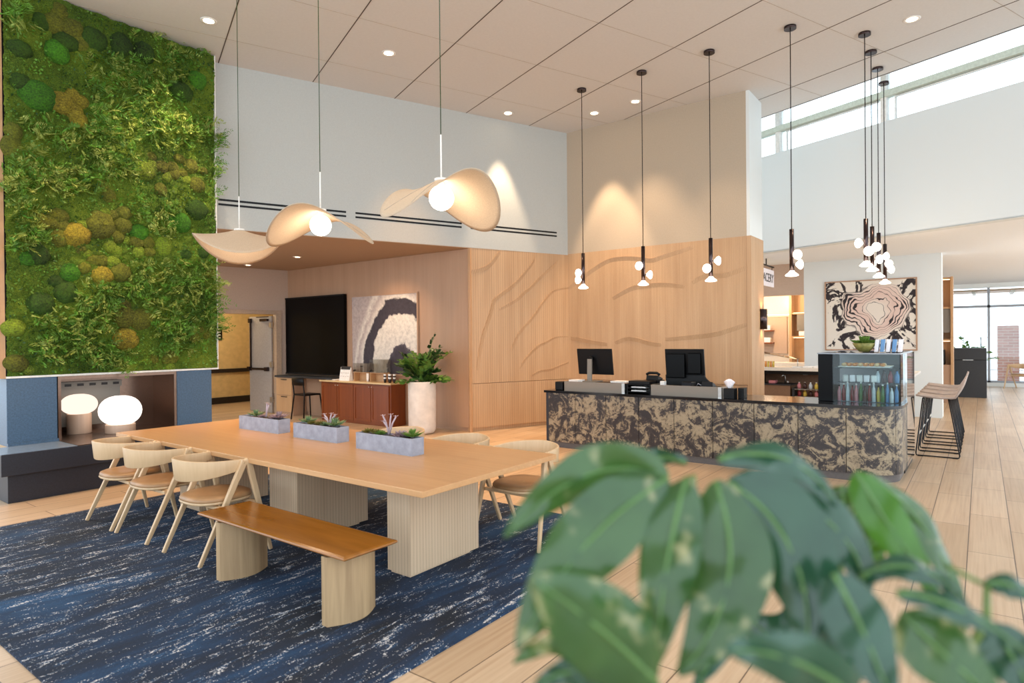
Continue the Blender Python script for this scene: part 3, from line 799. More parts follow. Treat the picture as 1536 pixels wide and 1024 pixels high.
# leafy sprays tucked between the cushions
zones1 = [(440, 300, 960, 760, 240), (130, 620, 560, 1000, 170), (20, 860, 300, 1020, 60), (20, 60, 130, 180, 30), (500, 780, 700, 930, 50), (850, 600, 1060, 760, 60), (560, 170, 1080, 330, 50)]
zones2 = [(30, 20, 230, 250, 70), (180, 520, 560, 830, 170), (660, 0, 900, 200, 70), (660, 320, 1100, 700, 230), (430, 730, 640, 870, 60), (420, 400, 600, 560, 50), (800, 640, 1000, 800, 40)]
spots = []
for z, oy in ((zones1, 0), (zones2, 300)):
    for x0, y0, x1, y1, n in z:
        for _ in range(n):
            spots.append((random.uniform(x0, x1) * S1, oy + random.uniform(y0, y1) * S1))
for _ in range(36): spots.append((322 + random.uniform(-3, 1), random.uniform(180, 300)))
for _ in range(30): spots.append((324 + random.uniform(-3, 1), random.uniform(400, 500)))
ms = [MB(), MB(), MB(), MB()]
CUP = [(mpos(a, b).x, mpos(a, b).z, r * S1 / 122.0 * 1.22) for a, b, r, c in cus]
for _ in range(9000):
    x = random.uniform(X0 + .02, X1 - .02); z = random.uniform(Z0 + .03, Z1 - .03)
    if any((x - a) ** 2 + (z - b) ** 2 < (c * .93) ** 2 for a, b, c in CUP): continue
    h = fbm(x + 7, z, 1.7)
    k = 3 if h < -0.15 else (0 if h < 0.25 else 2)
    if random.random() < .25: k = random.choice((0, 2, 3))
    p = Vector((x, YM - 0.02 - max(0, 0.03 * fbm(x, z, 2.2) + 0.03 * fbm(x, z, 9)), z))
    d = Vector((random.uniform(-1, 1), -random.uniform(.2, 1), random.uniform(-1, 1))).normalized(); s = d.cross(Vector((random.uniform(-1, 1), random.uniform(-1, 1), random.uniform(-1, 1)))).normalized()
    L = random.uniform(.018, .042)
    ms[k].add([p, p + d * L * .5 + s * L * .3, p + d * L, p + d * L * .5 - s * L * .3], [(0, 1, 2, 3)])
for px, py in spots:
    p = mpos(px, py)
    if any((p.x - a) ** 2 + (p.z - b) ** 2 < (c * 1.05) ** 2 for a, b, c in CUP): continue
    k = random.choice((0, 0, 1, 1, 2))
    d0 = Vector((random.uniform(-0.8, 0.8) + (0.5 if px > 318 else 0), -random.uniform(0.5, 1.0), random.uniform(-0.3, 0.8))).normalized()
    ln = random.uniform(0.12, 0.24)
    dr = Vector((random.uniform(-.3, .3), 0, -random.uniform(0, .7)))
    wv = Matrix.Rotation(random.uniform(0, 3.14), 3, d0) @ d0.cross(Vector((0, 0, 1))).normalized()
    nlf = 9
    for i in range(1, nlf + 1):
        u = i / nlf
        b = p + d0 * ln * u + dr * ln * u * u * 0.5
        for sgn in (-1, 1):
            ll = ln * 0.42 * (1.15 - u) + 0.012
            t = b + (wv * sgn + d0 * 0.7 + Vector((random.uniform(-.3, .3), random.uniform(-.3, .3), random.uniform(-.3, .3)))).normalized() * ll
            nrm = Vector((random.uniform(-1, 1), random.uniform(-1, 1), random.uniform(-1, 1))).normalized() * 0.008
            mid = (b + t) / 2
            ms[k].add([b, mid + nrm, t, mid - nrm], [(0, 1, 2, 3)])
for k, q in enumerate(ms):
    e = q.build('fern_spray', M['fern%d' % (k + 1)], moss, weld=False); e['kind'] = 'stuff'

fire = thing('fireplace', 'blue-grey stone fireplace with a low dark hearth bench under the moss panel', 'fireplace', (3.2, 8.3, 0))
m = MB(); m.box((2.05, 8.02, 0.0), (4.47, 9.0, 0.293)); m.build('plinth', M['granitedark'], fire, bevel=0.004)
m = MB(); m.box((1.98, 7.95, 0.293), (4.47, YM, 0.516)); m.build('hearth_slab', M['granitedark'], fire, bevel=0.004)
m = MB(); m.box((1.985, 7.96, 0.516), (2.655, YM - 0.03, 0.52)); m.build('hearth_top', M['hearthtop'], fire)
m = MB(); m.box((4.0, 7.96, 0.516), (4.465, YM - 0.01, 0.52)); m.build('hearth_top', M['hearthtop'], fire)
m = MB(); m.box((2.185, YM, 0.516), (2.655, 9.2, Z0 - 0.014)); m.build('side_panel', M['granite'], fire, bevel=0.004)
m = MB(); m.box((4.0, YM, 0.516), (4.47, 9.2, Z0 - 0.014)); m.build('side_panel', M['granite'], fire, bevel=0.004)
m = MB(); m.box((2.185, YM - 0.03, 0.516), (2.66, YM, 0.55)); m.build('base_trim', M['granite'], fire)
m = MB(); m.box((2.66, YM - 0.012, 0.526), (2.69, YM + 0.02, Z0 - 0.014)); m.box((3.96, YM - 0.012, 0.526), (3.99, YM + 0.02, Z0 - 0.014)); m.box((2.69, YM - 0.012, Z0 - 0.05), (3.96, YM + 0.02, Z0 - 0.014)); m.build('opening_trim', M['bronze'], fire)
m = MB(); m.box((2.655, 7.96, 0.516), (4.0, 9.2, 0.524)); m.build('hearth_plate', M['bronze'], fire)
m = MB(); m.box((2.66, 9.2, 0.524), (4.0, 9.22, Z0)); m.box((2.655, YM + 0.02, Z0 - 0.03), (4.0, 9.2, Z0 - 0.02)); m.box((2.66, YM + 0.02, 0.524), (2.67, 9.2, Z0 - 0.03)); m.box((3.985, YM + 0.02, 0.524), (3.995, 9.2, Z0 - 0.03)); m.build('firebox_lining', M['bronze'], fire)
m = MB(); m.box((2.67, 9.16, 0.6), (3.55, 9.2, 1.08)); m.build('back_panel', M['riser'], fire)
m = MB(); m.box((2.67, 9.1, 1.08), (3.55, 9.2, 1.16)); vg = m.build('vent_grille', M['riser'], fire)
for k in range(6):
    m = MB(); m.box((2.77 + k * 0.135, 9.095, 1.105), (2.84 + k * 0.135, 9.11, 1.135)); m.build('vent_slot', M['dark'], vg)

# table lamps standing on the hearth
def glamp(x, y, rg, hb, rb, gm, label, grp, zs=0.8):
    t = thing('table_lamp', label, 'lamp', (x, y, 0.524), 0, grp)
    m = MB(); m.cyl((x, y, 0.524), rb, hb, 40); m.build('lamp_base', M['lampwood'], t, bevel=0.004)
    prof = []
    for k in range(15):
        a = -math.pi / 2 + math.pi * k / 14
        r = rg * math.copysign(abs(math.cos(a)) ** 0.8, math.cos(a))
        prof.append((max(0, r), rg * zs + rg * zs * math.sin(a) * 0.98))
    prof = [(p[0], p[1]) for p in prof]
    zb = 0.524 + hb - rg * zs * 0.12
    m = MB(); m.lathe(prof, (x, y, zb), 36); m.build('lamp_globe', gm, t)
LA1 = GROUND(116, 650, 0.524); LA2 = GROUND(177.5, 649, 0.524)
glamp(LA1[0] + 0.03, LA1[1] + 0.02, 0.198, 0.245, 0.13, M['lampglobe2'], 'taller table lamp with small dim white globe on a high wooden drum', 'globe lamps on the hearth', 0.66)
glamp(LA2[0] + 0.045, LA2[1] + 0.05, 0.238, 0.105, 0.165, M['lampglobe'], 'squat table lamp with large bright white globe on a low wooden drum', 'globe lamps on the hearth', 0.8)

# ================================================================== DINING TABLE
tb = thing('communal_table', 'long oak table with three ribbed slab pedestals on the blue rug', 'table', (3.37, 4.78, 0.012))
m = MB(); m.box((2.645, 2.65, 0.712), (4.105, 6.93, 0.75)); m.build('tabletop', M['tabletop'], tb, bevel=0.003)
for y0, y1 in ((3.14, 3.37), (4.44, 4.83), (6.02, 6.4)):
    m = MB(); m.box((3.015, y0, 0.03), (3.74, y1, 0.712)); m.box((3.03, y0 + 0.02, 0.012), (3.66, y1 - 0.02, 0.03)); m.build('pedestal', M['tableleg'], tb)

# ================================================================== DINING CHAIRS
def make_chair():
    t = thing('dining_chair', '', 'chair', (0, 0, 0), 0, 'oak chairs at the long table')
    # seat pad and shell
    def plan(k, sc=1.0):
        a = 2 * math.pi * k / 40
        c, s = math.cos(a), math.sin(a)
        e = 2 / 2.6
        return (math.copysign(abs(c) ** e, c) * 0.245 * sc + 0.01, math.copysign(abs(s) ** e, s) * 0.245 * sc)
    m = MB(); rows = []
    for sc, z in ((0.9, 0.405), (0.97, 0.41), (1.0, 0.42), (0.98, 0.43)): rows.append([(plan(k, sc)[0], plan(k, sc)[1], z) for k in range(40)])
    m.grid(rows, True, True); m.add(rows[0], [tuple(range(40))[::-1]]); m.build('seat_shell', M['ash'], t, local=True)
    m = MB(); rows = []
    for sc, z in ((0.97, 0.43), (0.985, 0.442), (0.96, 0.456), (0.86, 0.466), (0.6, 0.466), (0.3, 0.462), (0.02, 0.46)): rows.append([(plan(k, sc)[0], plan(k, sc)[1], z) for k in range(40)])
    m.grid(rows, True, True); m.build('seat_pad', M['seatpad'], t, local=True)
    # bent backrest band: half an ellipse round the back running forward to the arms
    pts = []
    n = 34
    for k in range(n + 1):
        u = -1 + 2 * k / n
        if abs(u) > 0.72:
            q = (abs(u) - 0.72) / 0.28
            x, y = -0.02 + 0.14 * q, math.copysign(0.262 + 0.008 * q, u)
        else:
            a = (u / 0.72) * math.pi / 2
            x, y = -0.02 - 0.25 * math.cos(a) ** 0.9, 0.262 * math.sin(a)
        pts.append((x, y, abs(u)))
    ro = []; 
    th = 0.009
    for i, (x, y, u) in enumerate(pts):
        a = pts[max(0, i - 1)]; b = pts[min(n, i + 1)]
        d = Vector((b[0] - a[0], b[1] - a[1], 0)).normalized(); nn = Vector((-d.y, d.x, 0))
        lo = 0.592 + 0.075 * u ** 1.5; hi = 0.76 - 0.03 * u
        lean = -0.02 * (1 - u)
        P = Vector((x, y, 0))
        ro.append([P + nn * th + Vector((0, 0, lo)), P - nn * th + Vector((0, 0, lo)), P - nn * th + Vector((lean, 0, hi)), P + nn * th + Vector((lean, 0, hi))])
    m = MB(); m.grid(ro, True, True); m.add(ro[0], [(0, 1, 2, 3)]); m.add(ro[-1], [(3, 2, 1, 0)])
    m.build('backrest', M['ash'], t, local=True, bevel=0.004)
    for s in (-1, 1):
        y = s * 0.285
        m = MB(); m.bar((-0.265, s * 0.277, 0), (0.085, y, 0.726), 0.024, 0.03, 0.034, 0.052, (0, 1, 0)); m.build('rear_leg', M['ash'], t, local=True, bevel=0.006)
        m = MB(); m.bar((0.275, s * 0.325, 0), (0.115, y, 0.726), 0.024, 0.028, 0.034, 0.05, (0, 1, 0)); m.build('front_leg', M['ash'], t, local=True, bevel=0.006)
        m = MB(); m.tube([(0.072, y, 0.70), (0.08, y, 0.718), (0.1, y, 0.727), (0.12, y, 0.718), (0.127, y, 0.70)], 0.018, 8); m.build('arm_joint', M['ash'], t, local=True)
    m = MB(); m.bar((-0.1, -0.27, 0.39), (-0.1, 0.27, 0.39), 0.03, 0.024, None, None, (1, 0, 0)); m.bar((0.16, -0.29, 0.39), (0.16, 0.29, 0.39), 0.03, 0.024, None, None, (1, 0, 0)); m.build('cross_rail', M['ash'], t, local=True)
    return t
ch = make_chair()
ch.location = (2.535, 4.82, 0.012)
ch['label'] = 'oak armchair tucked in just behind the orange bench'
dup(ch, (2.535, 5.69, 0.012), R_(1), 'middle one of the three oak armchairs on the bench side of the table')
dup(ch, (2.53, 6.325, 0.012), R_(-1), 'oak armchair nearest the stone fireplace hearth')
dup(ch, (4.22, 3.04, 0.012), R_(180), 'oak armchair at the far side of the table, nearest the big leafy plant')
dup(ch, (4.22, 3.78, 0.012), R_(181), 'oak armchair across the table, beside the nearest concrete succulent trough')
dup(ch, (4.22, 4.60, 0.012), R_(179), 'oak armchair across the table whose curved back shows beside the white stone planter')
fch = dup(ch, (24.2, -0.95, 0.0), R_(150), 'light wooden chair standing in the glare by the far glass', 'oak chair by the window')
fch['group'] = 'chair by the far window'
del fch['group']

# ================================================================== BENCH
bn = thing('bench', 'glossy cognac-brown plank bench on two pale curved slab legs', 'bench', (2.4, 3.6, 0.012))
m = MB(); rows = []
xs0, xs1, y0, y1 = 2.2, 2.605, 2.815, 4.435
for ins, z in ((0.07, 0.405), (0.03, 0.418), (0.004, 0.432), (0.0, 0.438), (0.006, 0.446), (0.02, 0.45)):
    rows.append([(xs0 + ins, y0 + ins, z), (xs1 - ins, y0 + ins, z), (xs1 - ins, y1 - ins, z), (xs0 + ins, y1 - ins, z)])
m.grid(rows, False, True); m.add(rows[0], [(3, 2, 1, 0)]); m.add(rows[-1], [(0, 1, 2, 3)]); m.build('seat', M['cognac'], bn, bevel=0.004)
for yc, s in ((3.0, -1), (4.17, -1)):
    pts = []
    for k in range(13):
        u = k / 12; pts.append((2.225 + 0.355 * u, yc + s * 0.075 * math.sin(math.pi * u)))
    for k in range(13):
        u = 1 - k / 12; pts.append((2.225 + 0.355 * u, yc + 0.05 + s * 0.05 * math.sin(math.pi * u)))
    m = MB(); m.prism(pts, 0.012, 0.41); m.build('leg', M['benchleg'], bn)

# ================================================================== SUCCULENT TROUGHS
def rosette(c, r, n, mat, par, up=0.6, nm='succulent', long=False):
    m = MB(); r = r * 1.2
    for ring, (rr, el, cnt) in enumerate(((1.0, 0.25, n), (0.75, 0.7, n - 1), (0.45, 1.1, max(4, n - 3)))):
        for k in range(cnt):
            a = 2 * math.pi * (k + 0.5 * ring) / cnt + random.uniform(-.15, .15)
            e = el * up / 0.6
            d = Vector((math.cos(a) * math.cos(e), math.sin(a) * math.cos(e), math.sin(e)))
            s = d.cross(Vector((0, 0, 1))).normalized(); nn = s.cross(d)
            L = r * rr; wd = L * (0.16 if long else 0.26)
            b = Vector(c)
            m.add([b, b + d * L * .55 + s * wd + nn * wd * .3, b + d * L, b + d * L * .55 - s * wd + nn * wd * .3, b + d * L * .55 - nn * wd * .5], [(0, 1, 2, 4), (0, 4, 2, 3), (0, 3, 2, 1)])
    return m.build(nm, mat, par)
def twig(c, tips, mat, par, rl=0.03):
    m = MB()
    for t in tips:
        t = Vector(t) + Vector(c); mid = (Vector(c) + t) / 2 + Vector((0.0, 0, 0.02))
        m.tube([c, mid, t], 0.007, 6)
        for k in range(6):
            a = math.pi * k / 3
            d = Vector((math.cos(a), math.sin(a), 0.35)).normalized(); s = Vector((-math.sin(a), math.cos(a), 0))
            m.add([t, t + d * rl * .6 + s * rl * .25, t + d * rl, t + d * rl * .6 - s * rl * .25], [(0, 1, 2, 3)])
    return m.build('succulent', mat, par)
def trough(x0, x1, y0, y1, label, contents):
    t = thing('succulent_planter', label, 'planter', ((x0 + x1) / 2, (y0 + y1) / 2, 0.75), 0, 'concrete troughs along the table')
    zt = 0.885
    m = MB(); a = 0.012
    m.box((x0, y0, 0.75), (x1, y1, 0.765))
    for bx in (((x0, y0), (x0 + a, y1)), ((x1 - a, y0), (x1, y1)), ((x0 + a, y0), (x1 - a, y0 + a)), ((x0 + a, y1 - a), (x1 - a, y1))): m.box((bx[0][0], bx[0][1], 0.765), (bx[1][0], bx[1][1], zt))
    m.build('trough', M['concrete'], t)
    m = MB(); rows = []
    for i in range(7):
        rows.append([(x0 + a + (x1 - x0 - 2 * a) * i / 6, y0 + a + (y1 - y0 - 2 * a) * k / 24, zt - 0.018 + random.uniform(-.004, .008)) for k in range(25)])
    m.grid(rows); m.build('soil', M['soil'], t)
    xc = (x0 + x1) / 2
    for kind, u, r, mt in contents:
        c = Vector((xc + random.uniform(-.015, .015), y1 + (y0 - y1) * u, zt - 0.002))
        if kind == 'r': rosette(c, r, 9, M[mt], t)
        elif kind == 'l': rosette(c, r, 11, M[mt], t, 1.0, long=True)
        elif kind == 'w': twig(c, [(-.02, 0.05, r), (0.02, -0.0, r * 1.05), (0.0, -0.08, r), (-.03, 0.03, r * .7)], M[mt], t)
        elif kind == 's': twig(c, [(0, -0.015, r), (0.01, -0.03, r * .9)], M[mt], t)
trough(3.50, 3.63, 5.45, 6.15, 'concrete trough of succulents furthest from the camera, near the far table end',
       [('l', 0.3, 0.085, 'suc1'), ('r', 0.47, 0.045, 'suc2'), ('s', 0.55, 0.14, 'suc2'), ('r', 0.68, 0.05, 'suc3'), ('r', 0.78, 0.07, 'suc2'), ('l', 0.86, 0.09, 'suc2')])
trough(3.47, 3.60, 4.515, 5.16, 'middle concrete trough of succulents, between the other two troughs',
       [('l', 0.2, 0.085, 'suc1'), ('r', 0.34, 0.05, 'suc3'), ('r', 0.5, 0.055, 'suc3'), ('r', 0.62, 0.05, 'suc1'), ('w', 0.72, 0.1, 'suc2'), ('l', 0.82, 0.1, 'suc1')])
trough(3.40, 3.53, 3.515, 4.175, 'concrete trough nearest the camera with a branching pinkish flower stem',
       [('r', 0.14, 0.06, 'suc3'), ('r', 0.27, 0.055, 'suc3'), ('r', 0.38, 0.05, 'suc4'), ('w', 0.5, 0.15, 'suc2'), ('r', 0.72, 0.075, 'suc2'), ('l', 0.9, 0.085, 'suc4')])

# ================================================================== LINEN PENDANTS OVER THE TABLE
FW = Vector((_c, _s, 0)); RT = Vector((_s, -_c, 0))
def hat(x, y, z, ab, label, R=0.43, A=0.12, cone=0.12):
    t = thing('linen_pendant', label, 'pendant lamp', (x, y, z), 0, 'linen hat pendants over the table')
    f_ = Vector((x, y, 0)).normalized(); r_ = Vector((f_.y, -f_.x, 0)); droop = r_ * ab[0] + f_ * ab[1]
    ph = math.atan2(droop.y, droop.x)
    rows = []
    nr, na = 14, 64
    for i in range(nr + 1):
        r = 0.045 + (R - 0.045) * i / nr
        row = []
        for k in range(na):
            a = 2 * math.pi * k / na
            cc = math.cos(2 * (a - ph))
            u = r / R
            rr = r * (1 + 0.06 * cc * u)
            h = -cone * u ** 0.9 - A * u ** 1.7 * cc
            row.append((x + rr * math.cos(a), y + rr * math.sin(a), z + h + 0.02))
        rows.append(row)
    m = MB(); m.grid(rows, True, True); m.add(rows[0], [tuple(range(na))]); m.build('shade', M['shade'], t, solid=0.004)
    m = MB()
    for sg in (-1, 1):
        a = ph + sg * R_(24)
        pts = []
        for i in range(2, nr):
            r = 0.045 + (R - 0.045) * i / nr; u = r / R; cc = math.cos(2 * (a - ph))
            pts.append((x + r * (1 + .06 * cc * u) * math.cos(a), y + r * (1 + .06 * cc * u) * math.sin(a), z + 0.024 - cone * u ** 0.9 - A * u ** 1.7 * cc))
        m.tube(pts, 0.0018, 5)
    m.build('seam', M['groove2'], t)
    m = MB(); m.ball((x, y, z - 0.125), 0.092, None, None, 24, 16); m.build('globe', M['globe'], t)
    m = MB(); m.cyl((x, y, z - 0.05), 0.02, 0.06, 12); m.build('lamp_holder', M['trimwhite'], t)
    m = MB(); m.cyl((x, y, z), 0.006, 0.34, 10); m.cyl((x, y, z - 0.005), 0.05, 0.02, 20); m.build('rod', M['trimwhite'], t)
    m = MB(); m.cyl((x, y, z + 0.34), 0.0035, H1 - z - 0.36, 8); m.build('cord', M['zzdark'], t)
    m = MB(); m.cyl((x, y, H1 - 0.025), 0.06, 0.025, 24); m.build('canopy', M['trimwhite'], t)
    lamp('pendant_bulb', 'POINT', (x, y, z - 0.27), 6, (255, 226, 192), shadow_soft_size=0.09)
hat(3.4, 5.93, 2.755, (0, 1), 'linen hat pendant nearest the moss panel, showing mostly its outer side', A=0.115, cone=0.19, R=0.45)
hat(3.4, 4.62, 2.78, (1, -0.42), 'middle linen hat pendant, opening to the left with its globe in view', A=0.14, cone=0.175)
hat(3.4, 3.18, 2.815, (-1, -0.75), 'linen hat pendant nearest the camera, its wide inner side glowing to the right', A=0.165, cone=0.175)

# ================================================================== SLIM METAL PENDANTS OVER THE DESK
def disc_lamp(t, base, d, stem=0.055, r=0.063):
    d = Vector(d).normalized(); b = Vector(base)
    m = MB(); m.tube([b, b + d * stem], 0.012, 8); a = m.build('arm', M['gunmetal'], t)
    m = MB(); m.lathe([(0.014, 0.0), (0.022, 0.01), (r * 0.85, 0.04), (r, 0.055), (r * 0.96, 0.072), (r * 0.6, 0.088), (0.0, 0.094)], b + d * (stem - 0.012), 22, d)
    m.build('glass_disc', M['globe'], t)
def slim(x, y, zb, ln, arms, label, grp):
    t = thing('slim_pendant', label, 'pendant lamp', (x, y, zb), 0, grp)
    m = MB(); m.cyl((x, y, H1 - 0.035), 0.075, 0.035, 28); m.build('canopy', M['gunmetal'], t)
    m = MB(); m.cyl((x, y, zb + ln), 0.006, H1 - 0.035 - zb - ln, 8); m.build('cord', M['black'], t)
    m = MB(); m.cyl((x, y, zb + 0.06), 0.028, ln - 0.06, 20); m.build('tube', M['gunmetal'], t)
    m = MB(); m.lathe([(0.024, 0.075), (0.032, 0.05), (0.078, 0.012), (0.078, 0.0), (0.05, -0.008), (0.0, -0.012)], (x, y, zb), 24); m.build('glass_cone', M['globe'], t)
    for z, d in arms: disc_lamp(t, (x, y, zb + z), d)
    lamp('pendant_bulb', 'POINT', (x, y, zb - 0.1), 5, (255, 214, 166), shadow_soft_size=0.05)
G1 = 'slim metal pendants in a row over the desk front'
slim(8.77, 5.12, 2.45, 0.56, [(0.13, -RT * 1 - FW * .5), (0.24, -RT - FW * .7)], 'slim metal pendant furthest left, over the left computer monitor', G1)
slim(8.75, 4.07, 2.44, 0.58, [(0.15, RT - FW * .2), (0.28, -RT - FW * .9)], 'second slim metal pendant from the left, hanging before the oak wall', G1)
slim(8.71, 3.03, 2.43, 0.60, [(0.28, RT - FW * .3), (0.17, -RT - FW * .9)], 'third slim metal pendant from the left, near the end of the oak wall', G1)
slim(8.67, 1.96, 2.43, 0.60, [(0.26, RT * .3 - FW), (0.14, RT - FW * .5)], 'single slim metal pendant hanging between the oak column and the cluster of four', G1)
G2 = 'slim metal pendants bunched over the display case'
slim(9.463, 1.22, 2.57, 0.62, [(0.30, -RT), (0.18, -FW - RT * .2)], 'slim metal pendant of the cluster nearest the camera, hanging first from the left', G2)
slim(10.124, 1.228, 2.56, 0.62, [(0.32, -FW), (0.16, RT)], 'slim metal pendant second in the cluster, just behind the nearest one', G2)
slim(10.82, 1.228, 2.52, 0.66, [(0.30, RT - FW), (0.2, -RT)], 'slim metal pendant third in the cluster, before the furthest one', G2)
slim(11.49, 1.22, 2.47, 0.62, [(0.22, RT), (0.30, -FW)], 'slim metal pendant furthest back in the cluster of four', G2)

# ================================================================== DOWNLIGHTS AND SLOT DIFFUSERS
def downlight(x, y, z, label, grp, e=0, aim=None, blend=0.6, ang=70, r=0.075, warm=False):
    t = thing('downlight', label, 'ceiling light', (x, y, z), 0, grp)
    m = MB(); m.lathe([(r, 0.0), (r + 0.022, 0.0), (r + 0.022, -0.006), (r, -0.01), (r - 0.01, -0.004)], (x, y, z), 28); m.build('trim_ring', M['trimwhite'], t)
    m = MB(); m.cyl((x, y, z - 0.006), r - 0.012, 0.005, 24); m.build('lens', M['led'], t)
    if e:
        a = aim or (x, y, 0)
        lamp('downlight_or_fill', 'SPOT', (x, y, z - 0.03), e, (255, 196, 124) if warm else (255, 222, 184), spot_size=R_(ang), spot_blend=blend, shadow_soft_size=0.06, aim=a)
GD = 'recessed lights in the high ceiling'
downlight(4.032, 7.684, H1, 'recessed ceiling light above the moss panel, leftmost overhead', GD, 380, (3.5, 8.5, 2.4))
downlight(6.007, 6.591, H1, 'recessed ceiling light between the two left linen pendant cords and the first metal pendant', GD, 420, warm=True)
downlight(8.889, 6.691, H1, 'recessed ceiling light close to the back wall above its bright scallop', GD, 420, (9.02, 6.88, 2.4), 0.5, 44)
downlight(9.838, 5.488, H1, 'recessed ceiling light in front of the tan wall, left of the nearest downlight', GD, 420, (10.28, 5.5, 2.2), 0.5, 48)
downlight(9.785, 4.670, H1, 'recessed ceiling light between the first two metal pendant canopies', GD, 150)
downlight(9.417, 0.687, H1, 'recessed ceiling light beside the clerestory window, far right overhead', GD, 160)
GN = 'small recessed lights under the lowered niche ceiling'
downlight(7.287, 12.388, H2 - 0.01, 'small recessed light in the lowered ceiling before the open door', GN, 60, r=0.06)
downlight(7.2, 10.515, H2 - 0.01, 'small recessed light in the lowered ceiling before the black screen', GN, 90, r=0.06)
for p, lb in (((1300, 370), 'small recessed light in the cafe ceiling near the pendant cluster'), ((1158, 399), 'small recessed light in the cafe ceiling beside the oak column')):
    q = GROUND(p[0], p[1], H2)
    downlight(q.x, q.y, H2, lb, 'recessed lights in the cafe ceiling', 60, r=0.06)
# fill spots without fixtures, added to light and warm the hall
for x, y in ((1.2, 5.6), (3.0, 4.2), (3.2, 2.4), (5.6, 4.4), (5.4, 1.8), (7.2, 3.2), (2.4, 7.2), (7.6, 5.6)):
    lamp('downlight_or_fill', 'SPOT', (x, y, H1 - 0.03), 95, (255, 220, 180), spot_size=R_(75), spot_blend=0.7, shadow_soft_size=0.08)
for x, y in ((2.6, 7.5), (5.0, 5.6), (7.0, 7.0), (6.6, 5.0)):
    lamp('downlight_or_fill', 'SPOT', (x, y, H1 - 0.03), 270, (255, 186, 106), spot_size=R_(62), spot_blend=0.8, shadow_soft_size=0.08)  # added warm fill that turns the floor at left orange
for x, y in ((9.5, 4.8), (9.4, 3.4)):
    lamp('downlight_or_fill', 'SPOT', (x, y, H1 - 0.03), 80, (255, 216, 172), spot_size=R_(60), spot_blend=0.7, shadow_soft_size=0.08, aim=(10.3, y, 1.4))
lamp('hall_fill_light', 'POINT', (7.9, 14.6, 2.7), 75, (255, 228, 184), shadow_soft_size=0.15)  # unseen point light added to brighten the hallway
lamp('niche_lamp', 'SPOT', (7.4, 8.9, H2 - 0.05), 90, (255, 214, 170), spot_size=R_(110), spot_blend=0.8, shadow_soft_size=0.08, aim=(8.2, 9.2, 0.8))

def slot(s_t0, s_t1, label):
    t = thing('slot_diffuser', label, 'air vent', tuple(bp(SBW, (s_t0 + s_t1) / 2, 3.66)), 0, 'linear air slots in the back wall')
    m = MB(); m.slab(bp(SBW - 0.006, s_t1), bp(SBW - 0.006, s_t0), 3.595, 3.705, -0.012); m.build('frame', M['cream'], t)
    for z in (3.602, 3.668):
        m = MB(); m.slab(bp(SBW - 0.008, s_t1 - .01), bp(SBW - 0.008, s_t0 + .01), z, z + 0.03, -0.012); m.build('slot', M['black'], t)
tq = lambda x, y: Vector((x, y, 0)).dot(D2)
slot(tq(4.695, 8.763), tq(6.434, 8.07), 'double black air slot starting beside the moss panel')
slot(tq(6.554, 8.022), tq(8.338, 7.312), 'middle double black air slot in the back wall')
slot(tq(8.485, 7.253), tq(10.279, 6.539), 'double black air slot directly above the oak panelling')

# ================================================================== RECEPTION DESK
desk = thing('reception_desk', 'long reception desk clad in dappled brown slate with a black stone top', 'desk', (8.3, 3.1, 0))
XF, YE, YL, RC = 8.0, 0.72, 5.35, 0.36
def deskpath(x, ye, rc, yl):
    """plan line of the front from the left end round the curved right corner"""
    l = [(x, yl), (x, ye + rc)]
    for k in range(1, 13):
        a = math.pi / 2 * k / 12
        l.append((x + rc - rc * math.cos(a), ye + rc - rc * math.sin(a)))
    l.append((8.79, ye))
    return l
def band(pts, th, z0, z1):
    """a skin of thickness th behind the plan polyline (inside = left of travel)"""
    m = MB(); inn = []
    for i, p in enumerate(pts):
        a = Vector((*pts[max(0, i - 1)], 0)); b = Vector((*pts[min(len(pts) - 1, i + 1)], 0))
        d = (b - a).normalized(); n = Vector((-d.y, d.x, 0))
        inn.append((p[0] + n.x * th, p[1] + n.y * th))
    rows = [[(p[0], p[1], z0) for p in pts], [(p[0], p[1], z1) for p in pts], [(p[0], p[1], z1) for p in inn], [(p[0], p[1], z0) for p in inn]]
    m.grid(rows + [rows[0]], False)
    e = [0, len(pts) - 1]
    for i in e: m.add([r[i] for r in rows], [(0, 1, 2, 3)])
    return m
ys = [5.30, 4.828, 4.317, 3.809, 3.296, 2.776, 2.26, 1.753, 1.243]
g = 0.004
for a, b in zip(ys, ys[1:]):
    m = MB(); m.box((XF, b + g, 0.09), (XF + 0.03, a - g, 0.825)); m.build('slate_panel', M['slate'], desk)
full = deskpath(XF, YE, RC, ys[-1] - g)
def arcpart(a0, a1):
    return [(XF + RC - RC * math.cos(a0 + (a1 - a0) * k / 10), YE + RC - RC * math.sin(a0 + (a1 - a0) * k / 10)) for k in range(11)]
band([(XF, ys[-1] - g)] + arcpart(0, R_(58)), 0.03, 0.09, 0.825).build('slate_panel', M['slate'], desk)
band(arcpart(R_(59), R_(90)) + [(8.78, YE)], 0.03, 0.09, 0.825).build('slate_panel', M['slate'], desk)
m = MB(); m.box((XF + 0.005, 5.30, 0.0), (8.75, 5.345, 0.825)); m.build('end_panel', M['granitedark'], desk)
band([(XF + 0.034, 5.3)] + deskpath(XF + 0.034, YE + 0.034, RC - 0.034, 5.3)[1:], 0.03, 0.09, 0.822).build('carcass', M['riser'], desk)
band([(XF + 0.03, 5.3)] + deskpath(XF + 0.03, YE + 0.03, RC - 0.03, 5.3)[1:], 0.03, 0.0, 0.09).build('toe_kick', M['toekick'], desk)
tp = [(XF - 0.02, 5.37)] + deskpath(XF - 0.02, YE - 0.015, RC, 5.37)[1:-1] + [(8.785, YE - 0.015), (8.785, 5.37)]
m = MB(); m.prism(tp, 0.825, 0.86); m.build('countertop', M['countertop'], desk)

